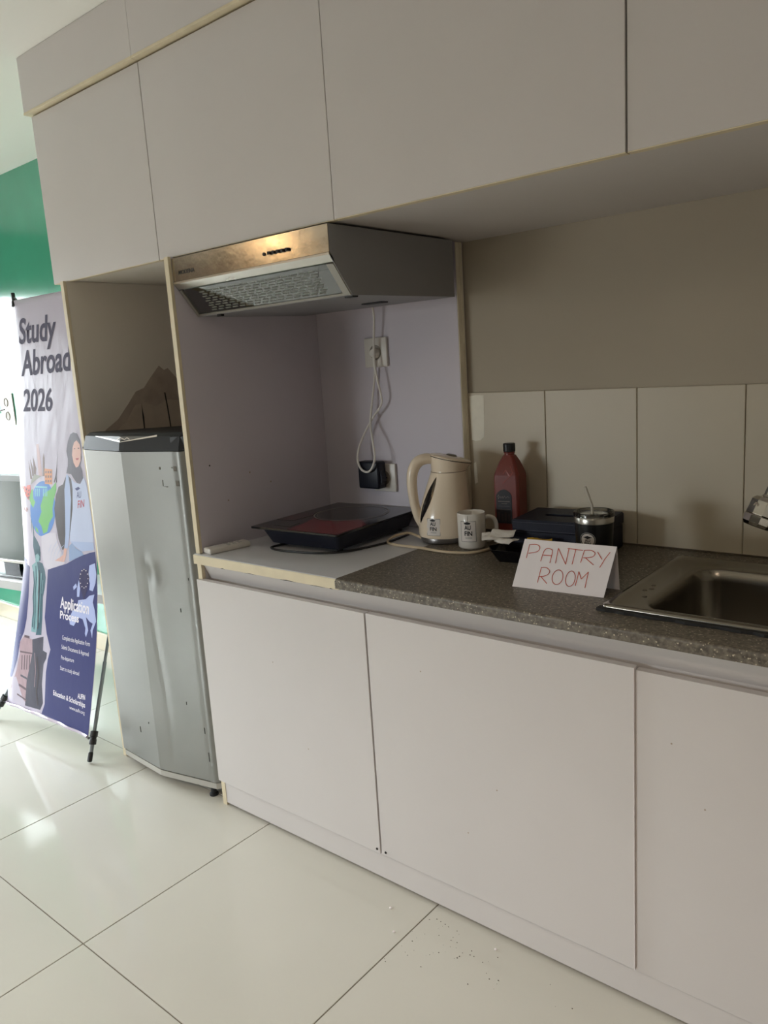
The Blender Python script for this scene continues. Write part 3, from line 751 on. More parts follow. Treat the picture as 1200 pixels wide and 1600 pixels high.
# the lower left strip of navy follows the curled edge
NS = [(.047, .004, .012), (.075, .031, .086), (.119, .057, .149), (.169, .088, .185), (.195, .105, .232), (.228, .124, .26), (.285, .151, .279), (.356, .182, .287), (.372, .188, .24), (.380, .19, .2)]
bm = NB(); prev = None
for (v, a, b) in NS:
    a = max(a, interp(LE, v)+0.001)
    row = [bm.verts.new(BP(a+(b-a)*i/8, v, 0.0006)) for i in range(9)]
    if prev:
        for i in range(8): bm.faces.new((prev[i], prev[i+1], row[i+1], row[i]))
    prev = row
mk('navy_strip', bm, pmat('navy'), sheet, True)
BANNER_ART = [
 ('navy_field','navy',[(0.505,0.3585),(0.716,0.3802),(0.862,0.4031),(0.963,0.4138),(1.022,0.4187),(1.047,0.38),(1.057,0.3238),(1.067,0.2461),(1.058,0.1812),(1.047,0.1373),(1.024,0.0778),(0.999,-0.0001),(0.467,0.0103),(0.502,0.0365),(0.505,0.0831),(0.509,0.1143),(0.528,0.1463),(0.556,0.1711),(0.507,0.2063),(0.48,0.2431),(0.496,0.305)]),
 ('statue_robe_light','teal_l',[(0.31,0.3609),(0.37,0.374),(0.393,0.3533),(0.402,0.3349),(0.392,0.3021),(0.401,0.2809),(0.412,0.241),(0.376,0.201),(0.32,0.2005),(0.324,0.2308),(0.342,0.2563),(0.325,0.2854),(0.349,0.3191),(0.333,0.3428)]),
 ('statue_robe_dark','teal_d',[(0.37,0.374),(0.439,0.3712),(0.467,0.3563),(0.483,0.3383),(0.472,0.3111),(0.454,0.2916),(0.453,0.2432),(0.444,0.1995),(0.376,0.1956),(0.406,0.2353),(0.401,0.2809),(0.392,0.3021),(0.402,0.3349)]),
 ('statue_arm','teal_d',[(0.28,0.4829),(0.304,0.4801),(0.318,0.4608),(0.333,0.4335),(0.375,0.421),(0.406,0.4082),(0.415,0.3764),(0.357,0.3743),(0.324,0.4055),(0.302,0.4395)]),
 ('torch','torch',[(0.188,0.4995),(0.236,0.4993),(0.249,0.495),(0.237,0.4877),(0.201,0.4916)]),
 ('arm_sleeve','white',[(0.171,0.485),(0.249,0.4892),(0.299,0.4695),(0.321,0.4332),(0.32,0.3822),(0.249,0.382),(0.208,0.4251)]),
 ('pedestal_light','ped_l',[(0.23,0.1842),(0.336,0.1823),(0.34,0.1496),(0.31,0.0953),(0.283,0.0212),(0.021,0.0077),(0.077,0.0476),(0.145,0.095),(0.184,0.1397),(0.168,0.161)]),
 ('pedestal_dark','ped_d',[(0.336,0.1823),(0.471,0.1971),(0.468,0.1632),(0.516,0.1608),(0.51,0.1471),(0.479,0.1315),(0.464,0.0817),(0.482,0.0369),(0.45,0.018),(0.262,0.0139),(0.277,0.0763),(0.34,0.1496)]),
 ('pedestal_column','ped_c',[(0.207,0.1355),(0.219,0.1363),(0.216,0.0999),(0.203,0.099)]),
 ('pedestal_column','ped_c',[(0.239,0.1376),(0.252,0.1384),(0.249,0.1021),(0.236,0.1012)]),
 ('pedestal_column','ped_c',[(0.27,0.1396),(0.283,0.1404),(0.28,0.1043),(0.267,0.1034)]),
 ('pedestal_column','ped_c',[(0.301,0.1416),(0.314,0.1424),(0.311,0.1064),(0.298,0.1055)]),
 ('pedestal_cornice','ped_c',[(0.184,0.1452),(0.34,0.1496),(0.337,0.1461),(0.187,0.141)]),
 ('globe','blue',[(0.579,0.5034),(0.576,0.4866),(0.563,0.4706),(0.541,0.4566),(0.512,0.4454),(0.476,0.4378),(0.437,0.4343),(0.398,0.4354),(0.36,0.441),(0.327,0.4506),(0.301,0.4638),(0.283,0.4795),(0.276,0.4967),(0.279,0.5142),(0.293,0.5306),(0.317,0.5448),(0.348,0.5558),(0.384,0.563),(0.423,0.5658),(0.462,0.5641),(0.499,0.5581),(0.531,0.5483),(0.556,0.5353),(0.572,0.52)]),
 ('land_a','green',[(0.521,0.5492),(0.575,0.5657),(0.583,0.548),(0.557,0.5253),(0.543,0.5026),(0.551,0.4849),(0.508,0.4681),(0.487,0.4472),(0.442,0.4413),(0.417,0.4589),(0.381,0.4693),(0.403,0.4859),(0.414,0.493),(0.401,0.5063),(0.422,0.5227),(0.443,0.5367)]),
 ('land_b','green',[(0.274,0.5383),(0.303,0.5457),(0.311,0.5228),(0.336,0.5141),(0.314,0.4999),(0.283,0.5085),(0.264,0.5196)]),
 ('land_c','green',[(0.338,0.4567),(0.372,0.4507),(0.391,0.4398),(0.355,0.4457)]),
 ('leaning_tower','tower',[(0.332,0.6512),(0.361,0.6524),(0.416,0.577),(0.372,0.5741)]),
 ('spire_a','brown',[(0.242,0.6117),(0.277,0.5844),(0.294,0.5685),(0.271,0.5682)]),
 ('spire_b','brown',[(0.263,0.6165),(0.303,0.5939),(0.314,0.5757),(0.294,0.5754)]),
 ('spire_c','brown',[(0.294,0.6247),(0.339,0.5943),(0.335,0.5782),(0.313,0.5803)]),
 ('roofs','grey',[(0.283,0.5661),(0.317,0.5803),(0.404,0.5768),(0.336,0.5668),(0.278,0.5545)]),
 ('clock_tower','brown',[(0.424,0.6324),(0.436,0.6201),(0.442,0.5773),(0.418,0.577),(0.416,0.6199)]),
 ('arena','orange',[(0.439,0.5953),(0.53,0.594),(0.534,0.5595),(0.447,0.5593)]),
 ('arena_arch','brown',[(0.449,0.5898),(0.465,0.59),(0.465,0.5844),(0.449,0.5842)]),
 ('arena_arch','brown',[(0.477,0.5901),(0.493,0.5903),(0.494,0.5847),(0.478,0.5845)]),
 ('arena_arch','brown',[(0.505,0.5904),(0.521,0.5906),(0.522,0.585),(0.506,0.5848)]),
 ('arena_arch','brown',[(0.45,0.5792),(0.466,0.5794),(0.467,0.5738),(0.451,0.5736)]),
 ('arena_arch','brown',[(0.478,0.5796),(0.494,0.5798),(0.495,0.5742),(0.479,0.574)]),
 ('arena_arch','brown',[(0.507,0.5799),(0.522,0.5801),(0.523,0.5745),(0.507,0.5743)]),
 ('arena_arch','brown',[(0.451,0.5686),(0.467,0.5689),(0.468,0.5632),(0.452,0.563)]),
 ('arena_arch','brown',[(0.48,0.569),(0.495,0.5692),(0.496,0.5636),(0.48,0.5634)]),
 ('arena_arch','brown',[(0.508,0.5694),(0.523,0.5696),(0.524,0.5641),(0.508,0.5638)]),
 ('iron_tower','dark',[(0.585,0.6433),(0.585,0.5969),(0.582,0.5791),(0.588,0.5648),(0.577,0.5646),(0.572,0.5723),(0.564,0.5644),(0.551,0.5642),(0.568,0.5789),(0.58,0.599)]),
 ('columns_top','pale',[(0.326,0.5529),(0.476,0.5535),(0.476,0.5496),(0.326,0.5488)]),
 ('column','pale',[(0.336,0.5462),(0.345,0.5464),(0.347,0.5281),(0.338,0.5279)]),
 ('column','pale',[(0.357,0.5466),(0.366,0.5467),(0.368,0.5285),(0.359,0.5283)]),
 ('column','pale',[(0.378,0.5469),(0.387,0.5471),(0.389,0.5289),(0.38,0.5287)]),
 ('column','pale',[(0.428,0.5477),(0.438,0.5479),(0.44,0.5298),(0.43,0.5296)]),
 ('column','pale',[(0.449,0.5481),(0.458,0.5482),(0.46,0.5302),(0.451,0.53)]),
 ('column','pale',[(0.467,0.5484),(0.476,0.5485),(0.478,0.5305),(0.469,0.5304)]),
 ('pagoda','red',[(0.152,0.5514),(0.182,0.5496),(0.272,0.5544),(0.28,0.5384),(0.252,0.5171),(0.215,0.528),(0.141,0.5395)]),
 ('pagoda_gap','dark',[(0.177,0.546),(0.194,0.5472),(0.187,0.5424),(0.172,0.5417)]),
 ('pagoda_gap','dark',[(0.219,0.5443),(0.236,0.5455),(0.229,0.5408),(0.215,0.5401)]),
 ('pagoda_gap','dark',[(0.25,0.5425),(0.266,0.5437),(0.259,0.539),(0.245,0.5383)]),
 ('pagoda_gap','dark',[(0.208,0.536),(0.225,0.5372),(0.218,0.5325),(0.204,0.5317)]),
 ('pagoda_gap','dark',[(0.245,0.5332),(0.261,0.5344),(0.254,0.5296),(0.24,0.5289)]),
 ('pagoda_gap','dark',[(0.245,0.5251),(0.262,0.5263),(0.255,0.5215),(0.241,0.5208)]),
 ('hatch','cloud',[(0.42,0.435),(0.51,0.4456),(0.588,0.4478),(0.613,0.4262),(0.648,0.4096),(0.682,0.3952),(0.7,0.3803),(0.503,0.3581),(0.462,0.3645),(0.424,0.3974)]),
 ('backpack','bag',[(0.688,0.5804),(0.658,0.5614),(0.609,0.5551),(0.579,0.5346),(0.566,0.5031),(0.586,0.4701),(0.623,0.4333),(0.67,0.4103),(0.686,0.4131),(0.699,0.44),(0.686,0.5058),(0.686,0.5497)]),
 ('sleeve','shirt2',[(0.693,0.5849),(0.725,0.5809),(0.744,0.5616),(0.763,0.5293),(0.752,0.4854),(0.742,0.4413),(0.728,0.4167),(0.691,0.4132),(0.698,0.451),(0.686,0.5058),(0.675,0.5496)]),
 ('shirt','shirt',[(0.725,0.5809),(0.78,0.5686),(0.832,0.5651),(0.877,0.5828),(0.914,0.5663),(0.95,0.5223),(0.985,0.4785),(1.005,0.4398),(0.858,0.433),(0.753,0.4329),(0.744,0.4633),(0.753,0.5291)]),
 ('strap','bag',[(0.715,0.5819),(0.747,0.5747),(0.766,0.5511),(0.771,0.5077),(0.755,0.4636),(0.742,0.4391),(0.747,0.4853),(0.751,0.529),(0.733,0.5614)]),
 ('shirt_hem','shirt2',[(0.753,0.4329),(1.005,0.4387),(1.012,0.4219),(0.881,0.4142),(0.807,0.4237)]),
 ('jeans','jeans',[(0.739,0.4214),(0.775,0.4303),(0.818,0.4197),(0.881,0.4142),(0.903,0.4074),(0.748,0.3865)]),
 ('hand','skin',[(0.585,0.3827),(0.65,0.394),(0.682,0.3996),(0.685,0.4153),(0.718,0.4152),(0.709,0.3962),(0.689,0.3832)]),
 ('headscarf','scarf',[(0.725,0.6753),(0.756,0.6797),(0.798,0.6776),(0.831,0.6637),(0.848,0.6467),(0.856,0.6232),(0.843,0.606),(0.865,0.5934),(0.877,0.5786),(0.848,0.5653),(0.811,0.5669),(0.779,0.5751),(0.746,0.5855),(0.693,0.5871),(0.707,0.6047),(0.705,0.6199),(0.687,0.6372),(0.7,0.659)]),
 ('face','skin',[(0.769,0.6571),(0.795,0.6625),(0.832,0.653),(0.846,0.6381),(0.845,0.6167),(0.823,0.6037),(0.797,0.6012),(0.769,0.6118),(0.751,0.6289),(0.755,0.6462)]),
 ('mouth','mouth',[(0.789,0.6216),(0.825,0.623),(0.821,0.6187),(0.8,0.6181)]),
 ('eye_a','dark',[(0.769,0.6437),(0.783,0.6447),(0.783,0.6427),(0.769,0.642)]),
 ('eye_b','dark',[(0.812,0.6454),(0.828,0.6457),(0.828,0.6438),(0.813,0.6433)]),
 ('cap_print','navy',[(0.79,0.5536),(0.828,0.5586),(0.849,0.5546),(0.813,0.5493)]),
 ('map_a','mapc',[(0.966,0.3861),(1.024,0.3933),(1.041,0.3692),(1.035,0.3491),(1.009,0.3304),(0.973,0.3313),(0.977,0.3465),(0.958,0.3582)]),
 ('map_b','mapc',[(0.857,0.303),(0.94,0.3096),(0.975,0.3188),(1.027,0.3238),(1.012,0.3056),(1.037,0.2869),(1.052,0.2652),(1.019,0.2433),(1.015,0.2255),(0.996,0.242),(1.017,0.2583),(0.982,0.2613),(0.945,0.2694),(0.972,0.2406),(0.95,0.2242),(0.938,0.231),(0.942,0.244),(0.91,0.2625),(0.849,0.2643),(0.846,0.2847)]),
 ('map_c','mapc',[(0.763,0.2546),(0.798,0.2771),(0.847,0.2796),(0.856,0.2596),(0.815,0.2419),(0.771,0.2433)]),
 ('map_d','mapc',[(0.841,0.3278),(0.857,0.3489),(0.877,0.3371),(0.868,0.3112),(0.843,0.3101)]),
 ('map_e','mapc',[(0.798,0.331),(0.828,0.34),(0.841,0.3329),(0.805,0.3236)]),
 ('map_pin','pin',[(0.919,0.3061),(0.871,0.3343),(0.86,0.3541),(0.875,0.3699),(0.911,0.3769),(0.95,0.3742),(0.97,0.3587),(0.96,0.3382)]),
 ('star','starc',[(0.95,0.3559),(0.956,0.3576),(0.962,0.3564),(0.956,0.3546)]),
 ('star','starc',[(0.946,0.3454),(0.951,0.3471),(0.957,0.3459),(0.952,0.3441)]),
 ('star','starc',[(0.931,0.3372),(0.937,0.3389),(0.943,0.3377),(0.937,0.3359)]),
 ('star','starc',[(0.91,0.3335),(0.916,0.3352),(0.922,0.334),(0.916,0.3322)]),
 ('star','starc',[(0.888,0.3353),(0.894,0.337),(0.9,0.3358),(0.894,0.334)]),
 ('star','starc',[(0.871,0.3421),(0.877,0.3439),(0.883,0.3427),(0.877,0.3409)]),
 ('star','starc',[(0.864,0.3522),(0.87,0.354),(0.876,0.3528),(0.87,0.351)]),
 ('star','starc',[(0.869,0.3628),(0.874,0.3646),(0.881,0.3633),(0.875,0.3616)]),
 ('star','starc',[(0.884,0.371),(0.889,0.3728),(0.896,0.3715),(0.89,0.3698)]),
 ('star','starc',[(0.905,0.3747),(0.911,0.3764),(0.917,0.3751),(0.911,0.3734)]),
 ('star','starc',[(0.927,0.3728),(0.932,0.3745),(0.938,0.3732),(0.933,0.3715)]),
 ('star','starc',[(0.943,0.3659),(0.949,0.3676),(0.955,0.3664),(0.949,0.3646)]),
]
BANNER_TEXT = [
 ('Study', (0.093, 0.8939), 0.534, 0.0589, 'grey_t', 1, 0.8932),
 ('Abroad', (0.134, 0.8164), 0.708, 0.0587, 'grey_t', 1, 0.8202),
 ('2026', (0.167, 0.7315), 0.516, 0.0509, 'grey_t', 1, 0.731),
 ('Application', (0.66, 0.2765), 0.974, 0.0258, 'white_t', 1, 0.2773),
 ('Process', (0.66, 0.2516), 0.869, 0.018, 'white_t', 1, 0.2526),
 ('Complete the Application Form', (0.691, 0.2035), 0.994, 0.0103, 'white_t', 0, 0.2061),
 ('Submit Documents & Approval', (0.686, 0.1817), 0.985, 0.0098, 'white_t', 0, 0.1828),
 ('Pre-departure', (0.684, 0.1568), 0.827, 0.0093, 'white_t', 0, 0.1585),
 ('Start to study abroad', (0.676, 0.1316), 0.887, 0.0093, 'white_t', 0, 0.1324),
 ('AUFIN', (0.877, 0.0796), 0.958, 0.0114, 'white_t', 1, 0.082),
 ('Education & Scholarships', (0.603, 0.0665), 0.96, 0.0117, 'white_t', 1, 0.0643),
 ('www.aufin.org', (0.79, 0.048), 0.957, 0.0082, 'white_t', 0, 0.0482),
 ('AU', (0.813, 0.5324), 0.859, 0.015, 'navy', 0, 0.5343),
 ('FIN', (0.828, 0.51), 0.895, 0.0172, 'redt', 0, 0.5147),
]

lay = {}
for idx, (n, c, pts) in enumerate(BANNER_ART):
    bm = NB(); off = 0.0006+idx*0.000007
    pts = [(min(u, interp(RE, v)-0.002), max(v, 0.004)) for u, v in pts]
    poly_bm(bm, [BP(u, v, off) for u, v in pts])
    mk(n, bm, pmat(c), sheet)
for k in range(9):        # fine arcs in the white cloud
    bm = NB(); pts = []
    for q in range(9):
        a = PI*(0.55+0.55*q/8); r = 0.05+k*0.016
        u = 0.80+r*1.9*math.cos(a)*1.1; v = 0.372+r*0.62*math.sin(a)
        if 0.50 < u < 0.70 and 0.37 < v < 0.43: pts.append((u, v))
    if len(pts) > 1:
        ribbon(bm, pts, lambda u, v: BP(u, v, 0.0012), 0.0012); mk('arc_line', bm, pmat('shirt2'), sheet)
    else: bm.free()
for (s, p0, u1, h, c, bold, v1) in BANNER_TEXT:
    w = u1-p0[0]
    bm = text_bm(s, lambda x, y: BP(p0[0]+x, p0[1]+y+(v1-p0[1])*x/w, 0.0013), w, h, 0.022 if bold else 0.004)
    mk('printed_text', bm, pmat(c), sheet)

bm = NB()      # curled glossy hem along the foot of the sheet
hem = [BP(u/20, 0.002+0.004*math.sin(PI*u/20), 0.003+0.003*math.sin(u*1.3)) for u in range(21)]
tube(bm, hem, 0.0048, 8, 3); mk('hem', bm, mat('glossy pale hem', rgb(206, 192, 208), 0.12, coat=0.5), sheet, True)
# crowned head of the statue
for n_, c, pts in (('statue_head', 'teal_l', [(.355, .372), (.40, .372), (.405, .386), (.38, .394), (.355, .387)]), ('statue_crown', 'teal_d', [(.345, .388), (.352, .402), (.362, .393), (.372, .406), (.382, .394), (.395, .405), (.400, .392), (.415, .398), (.41, .386), (.38, .391)])):
    bm = NB(); poly_bm(bm, [BP(u, v, 0.00125) for u, v in pts]); mk(n_, bm, pmat(c), sheet)
for (c, w, pts) in (('teal_d', .010, [(.335, .345), (.345, .32), (.338, .29), (.345, .25), (.335, .215)]), ('teal_d', .007, [(.36, .36), (.368, .33), (.36, .29), (.366, .25), (.355, .21)]),
                   ('teal_l', .008, [(.43, .345), (.425, .31), (.42, .27), (.415, .23)]), ('dark', .010, [(.40, .35), (.405, .31), (.40, .26), (.40, .215)]), ('teal_l', .006, [(.45, .33), (.44, .30)]),
                   ('ped_c', .006, [(.24, .185), (.30, .185)]), ('ped_c', .006, [(.18, .06), (.27, .055)]), ('dark', .012, [(.40, .14), (.42, .10), (.40, .06), (.42, .03)]), ('ped_l', .006, [(.37, .15), (.385, .11), (.375, .07)]),
                   ('ped_d', .005, [(.20, .085), (.28, .082)]), ('ped_c', .004, [(.16, .035), (.28, .028)])):
    bm = NB(); ribbon(bm, pts, lambda u, v: BP(u, v, 0.0012), w); mk('engraved_fold', bm, pmat(c), sheet)
# ================================================================== TV ON A LOW BENCH, far left
ang = math.radians(8.2)
ORG = Vector((-1.02, 0.327, 0))
t = thing('low_bench', 'low white bench against the green wall behind the banner', 'bench', ORG, ang)
BZT = 0.42
bm = NB(); box(bm, -1.9, 0, 0, 0.225, BZT-0.004, BZT, 0.001, 1); mk('top', bm, mat('white bench top', rgb(232, 232, 234), 0.3), t, world=False)
bm = NB(); box(bm, -1.9, 0, 0.0005, 0.225, BZT-0.042, BZT-0.0045); mk('apron', bm, mat('grey bench edge', rgb(172, 170, 168), 0.5), t, world=False)
for lx in (-1.86, -0.03):
    for ly in (0.03, 0.195):
        bm = NB(); box(bm, lx-0.018, lx+0.018, ly-0.018, ly+0.018, 0, BZT-0.0425, 0.002, 1); mk('leg', bm, mat('white bench leg', rgb(220, 220, 220), 0.4), t, world=False)
TVO = ORG+Matrix.Rotation(ang, 3, 'Z') @ Vector((-0.86, 0.10, BZT))
t = thing('television', 'flat television with black foot on the low white bench', 'television', TVO, ang)
bm = NB(); box(bm, -0.46, 0.46, -0.005, 0.030, 0.050, 0.475, 0.004, 2); mk('casing', bm, mat('grey tv casing', rgb(120, 124, 124), 0.35), t, world=False)
bm = NB(); box(bm, -0.445, 0.445, -0.0075, -0.0052, 0.072, 0.445); mk('screen', bm, mat('glare washed screen', rgb(96, 104, 102), 0.20), t, world=False)  # window glare is put into the screen's washed grey-green colour
bm = NB(); box(bm, -0.46, 0.46, -0.0085, -0.0045, 0.052, 0.066, 0.001, 1); mk('lower_bezel', bm, STEEL, t, world=False)
bm = NB(); box(bm, -0.30, 0.30, -0.075, 0.095, 0.0003, 0.014, 0.005, 2); box(bm, -0.06, 0.06, 0.005, 0.025, 0.014, 0.06); mk('foot', bm, GLOSSB, t, world=False)
t = thing('outlet_box', 'white double socket with black cable on the green wall', 'socket', (-2.24, YG, 1.12))
bm = NB(); box(bm, -2.31, -2.17, YG-0.006, YG-0.0003, 1.10, 1.26, 0.003, 2); mk('plate', bm, WHITEPL, t)
for dz in (1.145, 1.215):
    bm = NB(); lathe(bm, [(0, 0.0005), (0.018, 0.0005), (0.021, 0.003), (0.023, 0.0)], 20, (-2.24, YG-0.0062, dz), (0, -1, 0)); mk('socket_well', bm, bpy.data.materials['shaded socket well'], t)
bm = NB(); tube(bm, [(-2.24, YG-0.02, 1.18), (-2.32, YG-0.03, 1.17), (-2.5, YG-0.02, 1.15), (-2.7, YG-0.01, 1.1), (-2.75, YG-0.008, 0.8)], 0.004, 8, 5); mk('cable', bm, BLACK, t, True)

# ================================================================== SINK AND TAP
def rrect(x0, x1, y0, y1, r, n=6):
    pts = []
    for cx, cy, a0 in ((x1-r, y0+r, -PI/2), (x1-r, y1-r, 0), (x0+r, y1-r, PI/2), (x0+r, y0+r, PI)):
        for k in range(n+1):
            a = a0+PI/2*k/n; pts.append((cx+r*math.cos(a), cy+r*math.sin(a)))
    return pts
t = thing('sink', 'stainless steel kitchen sink set into the speckled worktop', 'sink', (1.48, 0.28, GZ))
ox0, ox1, oy0, oy1 = 1.200, 1.76, 0.066, 0.492
bx0, bx1, by0, by1 = 1.272, 1.69, 0.096, 0.424
rings = []
for (a, b_, c, d, r, z) in ((ox0, ox1, oy0, oy1, 0.012, 0.7925), (ox0, ox1, oy0, oy1, 0.012, 0.7975), (ox0+0.003, ox1-0.003, oy0+0.002, oy1-0.003, 0.012, 0.8005), (ox0+0.010, ox1-0.010, oy0+0.005, oy1-0.010, 0.014, 0.8020), (ox0+0.018, ox1-0.018, oy0+0.008, oy1-0.018, 0.016, 0.8005), (ox0+0.023, ox1-0.023, oy0+0.010, oy1-0.023, 0.018, 0.7975),
                           (bx0-0.012, bx1+0.012, by0-0.010, by1+0.012, 0.045, 0.7970), (bx0-0.004, bx1+0.004, by0-0.004, by1+0.004, 0.045, 0.7965), (bx0, bx1, by0, by1, 0.045, 0.7925), (bx0+0.004, bx1-0.004, by0+0.004, by1-0.004, 0.045, 0.77), (bx0+0.008, bx1-0.008, by0+0.008, by1-0.008, 0.045, 0.66), (bx0+0.02, bx1-0.02, by0+0.02, by1-0.02, 0.045, 0.64), (1.42, 1.54, 0.2, 0.32, 0.045, 0.634)):
    rings.append([(x, y, z) for x, y in rrect(a, b_, c, d, r)])
bm = NB(); R_ = [[bm.verts.new(p) for p in r] for r in rings]
for A, B in zip(R_, R_[1:]):
    n = len(A)
    for k in range(n): bm.faces.new((A[k], A[(k+1) % n], B[(k+1) % n], B[k]))
bm.faces.new(R_[-1])
mk('basin', bm, mat('sink steel', rgb(140, 134, 124), 0.24, 1.0), t, True, sharp=50)
bm = NB(); lathe(bm, [(0, 0.0), (0.02, 0.0), (0.022, 0.003), (0.04, 0.003), (0.042, 0.0005)], 24, (1.48, 0.26, 0.6345)); mk('drain', bm, CHROME, t, True)
bm = NB(); seal = [(1.196, 0.060)]
for k in range(30): seal.append((1.196+k*0.0188, 0.055+random.uniform(-0.003, 0.003)))
seal += [(1.76, 0.06), (1.76, 0.072), (1.196, 0.072)]
prism(bm, seal[1:], 'z', GZ+0.0002, 0.7962); mk('sealant', bm, mat('black sealant', rgb(24, 22, 20), 0.7), t)
for (x, y) in ((1.235, 0.20), (1.243, 0.215), (1.238, 0.24), (1.25, 0.16)):
    bm = NB(); lathe(bm, [(0, 0.0006), (0.004, 0.0004), (0.005, 0)], 10, (x, y, 0.7977)); mk('water_mark', bm, mat('dried water mark', rgb(110, 100, 86), 0.6), t)

TAPD = Vector((0.30, 0.255, 0.92)).normalized()
T0 = Vector((1.4245, 0.27, 0.9355))
t = thing('tap', 'chrome swivel tap head above the sink', 'tap', (1.56, 0.57, 1.0))
bm = NB(); lathe(bm, [(0, 0.0), (0.020, 0.0), (0.022, -0.004), (0.0245, -0.003), (0.0285, 0.003), (0.0295, 0.016), (0.0285, 0.0175)], 10, T0, TAPD); hd = mk('aerator_ring', bm, CHROME, t)
bm = NB(); lathe(bm, [(0.0275, 0.018), (0.0285, 0.020), (0.0275, 0.046), (0.0215, 0.053), (0.0125, 0.056), (0.010, 0.060), (0.010, 0.075)], 10, T0, TAPD); mk('head', bm, CHROME, t)
sdv = TAPD.cross(Vector((0.585, -0.811, 0))).normalized()
bm = NB(); cdir = Vector((0.45, -0.85, -0.1)).normalized()
sp0 = T0+TAPD*0.042+Vector((-0.35, -0.93, 0.1)).normalized()*0.0262
lathe(bm, [(0, 0.002), (0.005, 0.002), (0.006, 0.0), (0.006, -0.002)], 14, sp0, Vector((-0.35, -0.93, 0.1))); mk('pivot_cap', bm, CHROME, t)
bm = NB(); q = T0+TAPD*0.072
tube(bm, [q, q+TAPD*0.03, Vector((1.485, 0.34, 1.075)), Vector((1.53, 0.42, 1.085)), Vector((1.56, 0.50, 1.06)), Vector((1.56, YW-0.012, 1.03))], 0.0085, 14, 6); mk('spout', bm, CHROME, t, True)
bm = NB(); lathe(bm, [(0, 0.03), (0.016, 0.03), (0.018, 0.012), (0.03, 0.006), (0.032, 0.0), (0, 0)], 24, (1.56, YW-0.0083, 1.03), (0, -1, 0)); mk('wall_flange', bm, CHROME, t, True)
bm = NB(); tube(bm, [(1.56, YW-0.03, 1.04), (1.575, YW-0.05, 1.075), (1.60, YW-0.06, 1.085)], 0.006, 10, 5); mk('lever', bm, CHROME, t, True)

# ================================================================== THINGS ON THE WORKTOP
AX = Vector((0.763, 0.647, 0)).normalized()         # spout side of the kettle
BX = Vector((AX.y, -AX.x, 0))                        # towards the room
# ---- kettle
K = Vector((0.572, 0.440, GZ))
t = thing('electric_kettle', 'cream plastic electric kettle with black and white logo sticker', 'kettle', K)
KP = [(0.016, .0735, 0), (0.022, .0750, 0), (0.045, .0755, 0), (0.075, .0730, .001), (0.10, .0685, .003), (0.125, .0635, .006), (0.15, .0580, .009), (0.17, .0535, .012), (0.185, .0500, .014), (0.195, .0475, .015), (0.200, .0480, .0155), (0.212, .0486, .016), (0.226, .0495, .016)]
def kint(z, i):
    return interp([(p[0], p[i]) for p in KP], z)
def KS(th, z, ex=0.0):
    r = kint(z, 1)+ex; o = kint(z, 2)
    if z > 0.185:
        k = min(1, (z-0.185)/0.035); c = max(0, math.cos(th))
        r += 0.014*k*c**6
    top = 0.0
    if z > 0.20:                                     # rim dips towards the spout
        top = -0.24*(r*math.cos(th)+o-0.018)*(z-0.20)/0.026
    return K+AX*(o+r*math.cos(th))+BX*(r*math.sin(th))+Vector((0, 0, z+top))
bm = NB(); n = 48; rr = []
zs = []
for a, b_ in zip(KP, KP[1:]): zs += [a[0], (a[0]+b_[0])/2]
zs.append(KP[-1][0])
for z in zs: rr.append([bm.verts.new(KS(2*PI*k/n, z)) for k in range(n)])
for A, B in zip(rr, rr[1:]):
    for k in range(n): bm.faces.new((A[k], A[(k+1) % n], B[(k+1) % n], B[k]))
bm.faces.new(rr[0][::-1])
body = mk('body', bm, CREAMP, t, True, sharp=60)
bm = NB(); lathe(bm, [(0, 0), (0.066, 0), (0.070, 0.002), (0.0715, 0.013), (0.0705, 0.0155), (0, 0.0155)], 48, K); mk('base_ring', bm, mat('grey steel base', rgb(128, 124, 122), 0.3, 0.8), t, True)
bm = NB(); tube(bm, [KS(2*PI*k/40, 0.1935, 0.0004) for k in range(41)], 0.0009, 6); mk('seam', bm, mat('seam shade', rgb(150, 130, 110), 0.5), body)
# lid
bm = NB(); rings = []
for f, h in ((1.0, 0.0008), (1.0, 0.0035), (0.94, 0.0060), (0.75, 0.0085), (0.45, 0.0100), (0.2, 0.0105)):
    ring = []
    for k in range(n):
        p = KS(2*PI*k/n, 0.226); c = K+AX*0.018+Vector((0, 0, p.z-K.z)); q = c+(p-c)*f; q.z = (p.z-c.z)*f+c.z+h+0.0004
        cc = K+AX*0.018; dd = (q-cc).dot(AX); q.z = K.z+0.226-0.24*(dd)+h
        ring.append(bm.verts.new(q))
    rings.append(ring)
for A, B in zip(rings, rings[1:]):
    for k in range(n): bm.faces.new((A[k], A[(k+1) % n], B[(k+1) % n], B[k]))
bm.faces.new(rings[-1]); bm.faces.new(rings[0][::-1])
lid = mk('lid', bm, CREAMP, t, True, sharp=50)
bm = NB(); rim = []
for k in range(41):
    p = KS(2*PI*k/40, 0.226, 0.0002); p.z = K.z+0.226-0.24*((p-K-AX*0.018).dot(AX)); rim.append(p)
tube(bm, rim, 0.0011, 6); mk('lid_gap', bm, CRACK, lid)
pc = K+AX*0.026+Vector((0, 0, 0.2352))
bm = NB(); lathe(bm, [(0, 0.0032), (0.011, 0.003), (0.0145, 0.0014), (0.016, -0.001)], 24, pc, Vector((0.24*AX.x, 0.24*AX.y, 1)), warp=None); mk('button', bm, mat('olive grey button', rgb(104, 98, 84), 0.3), lid, True)
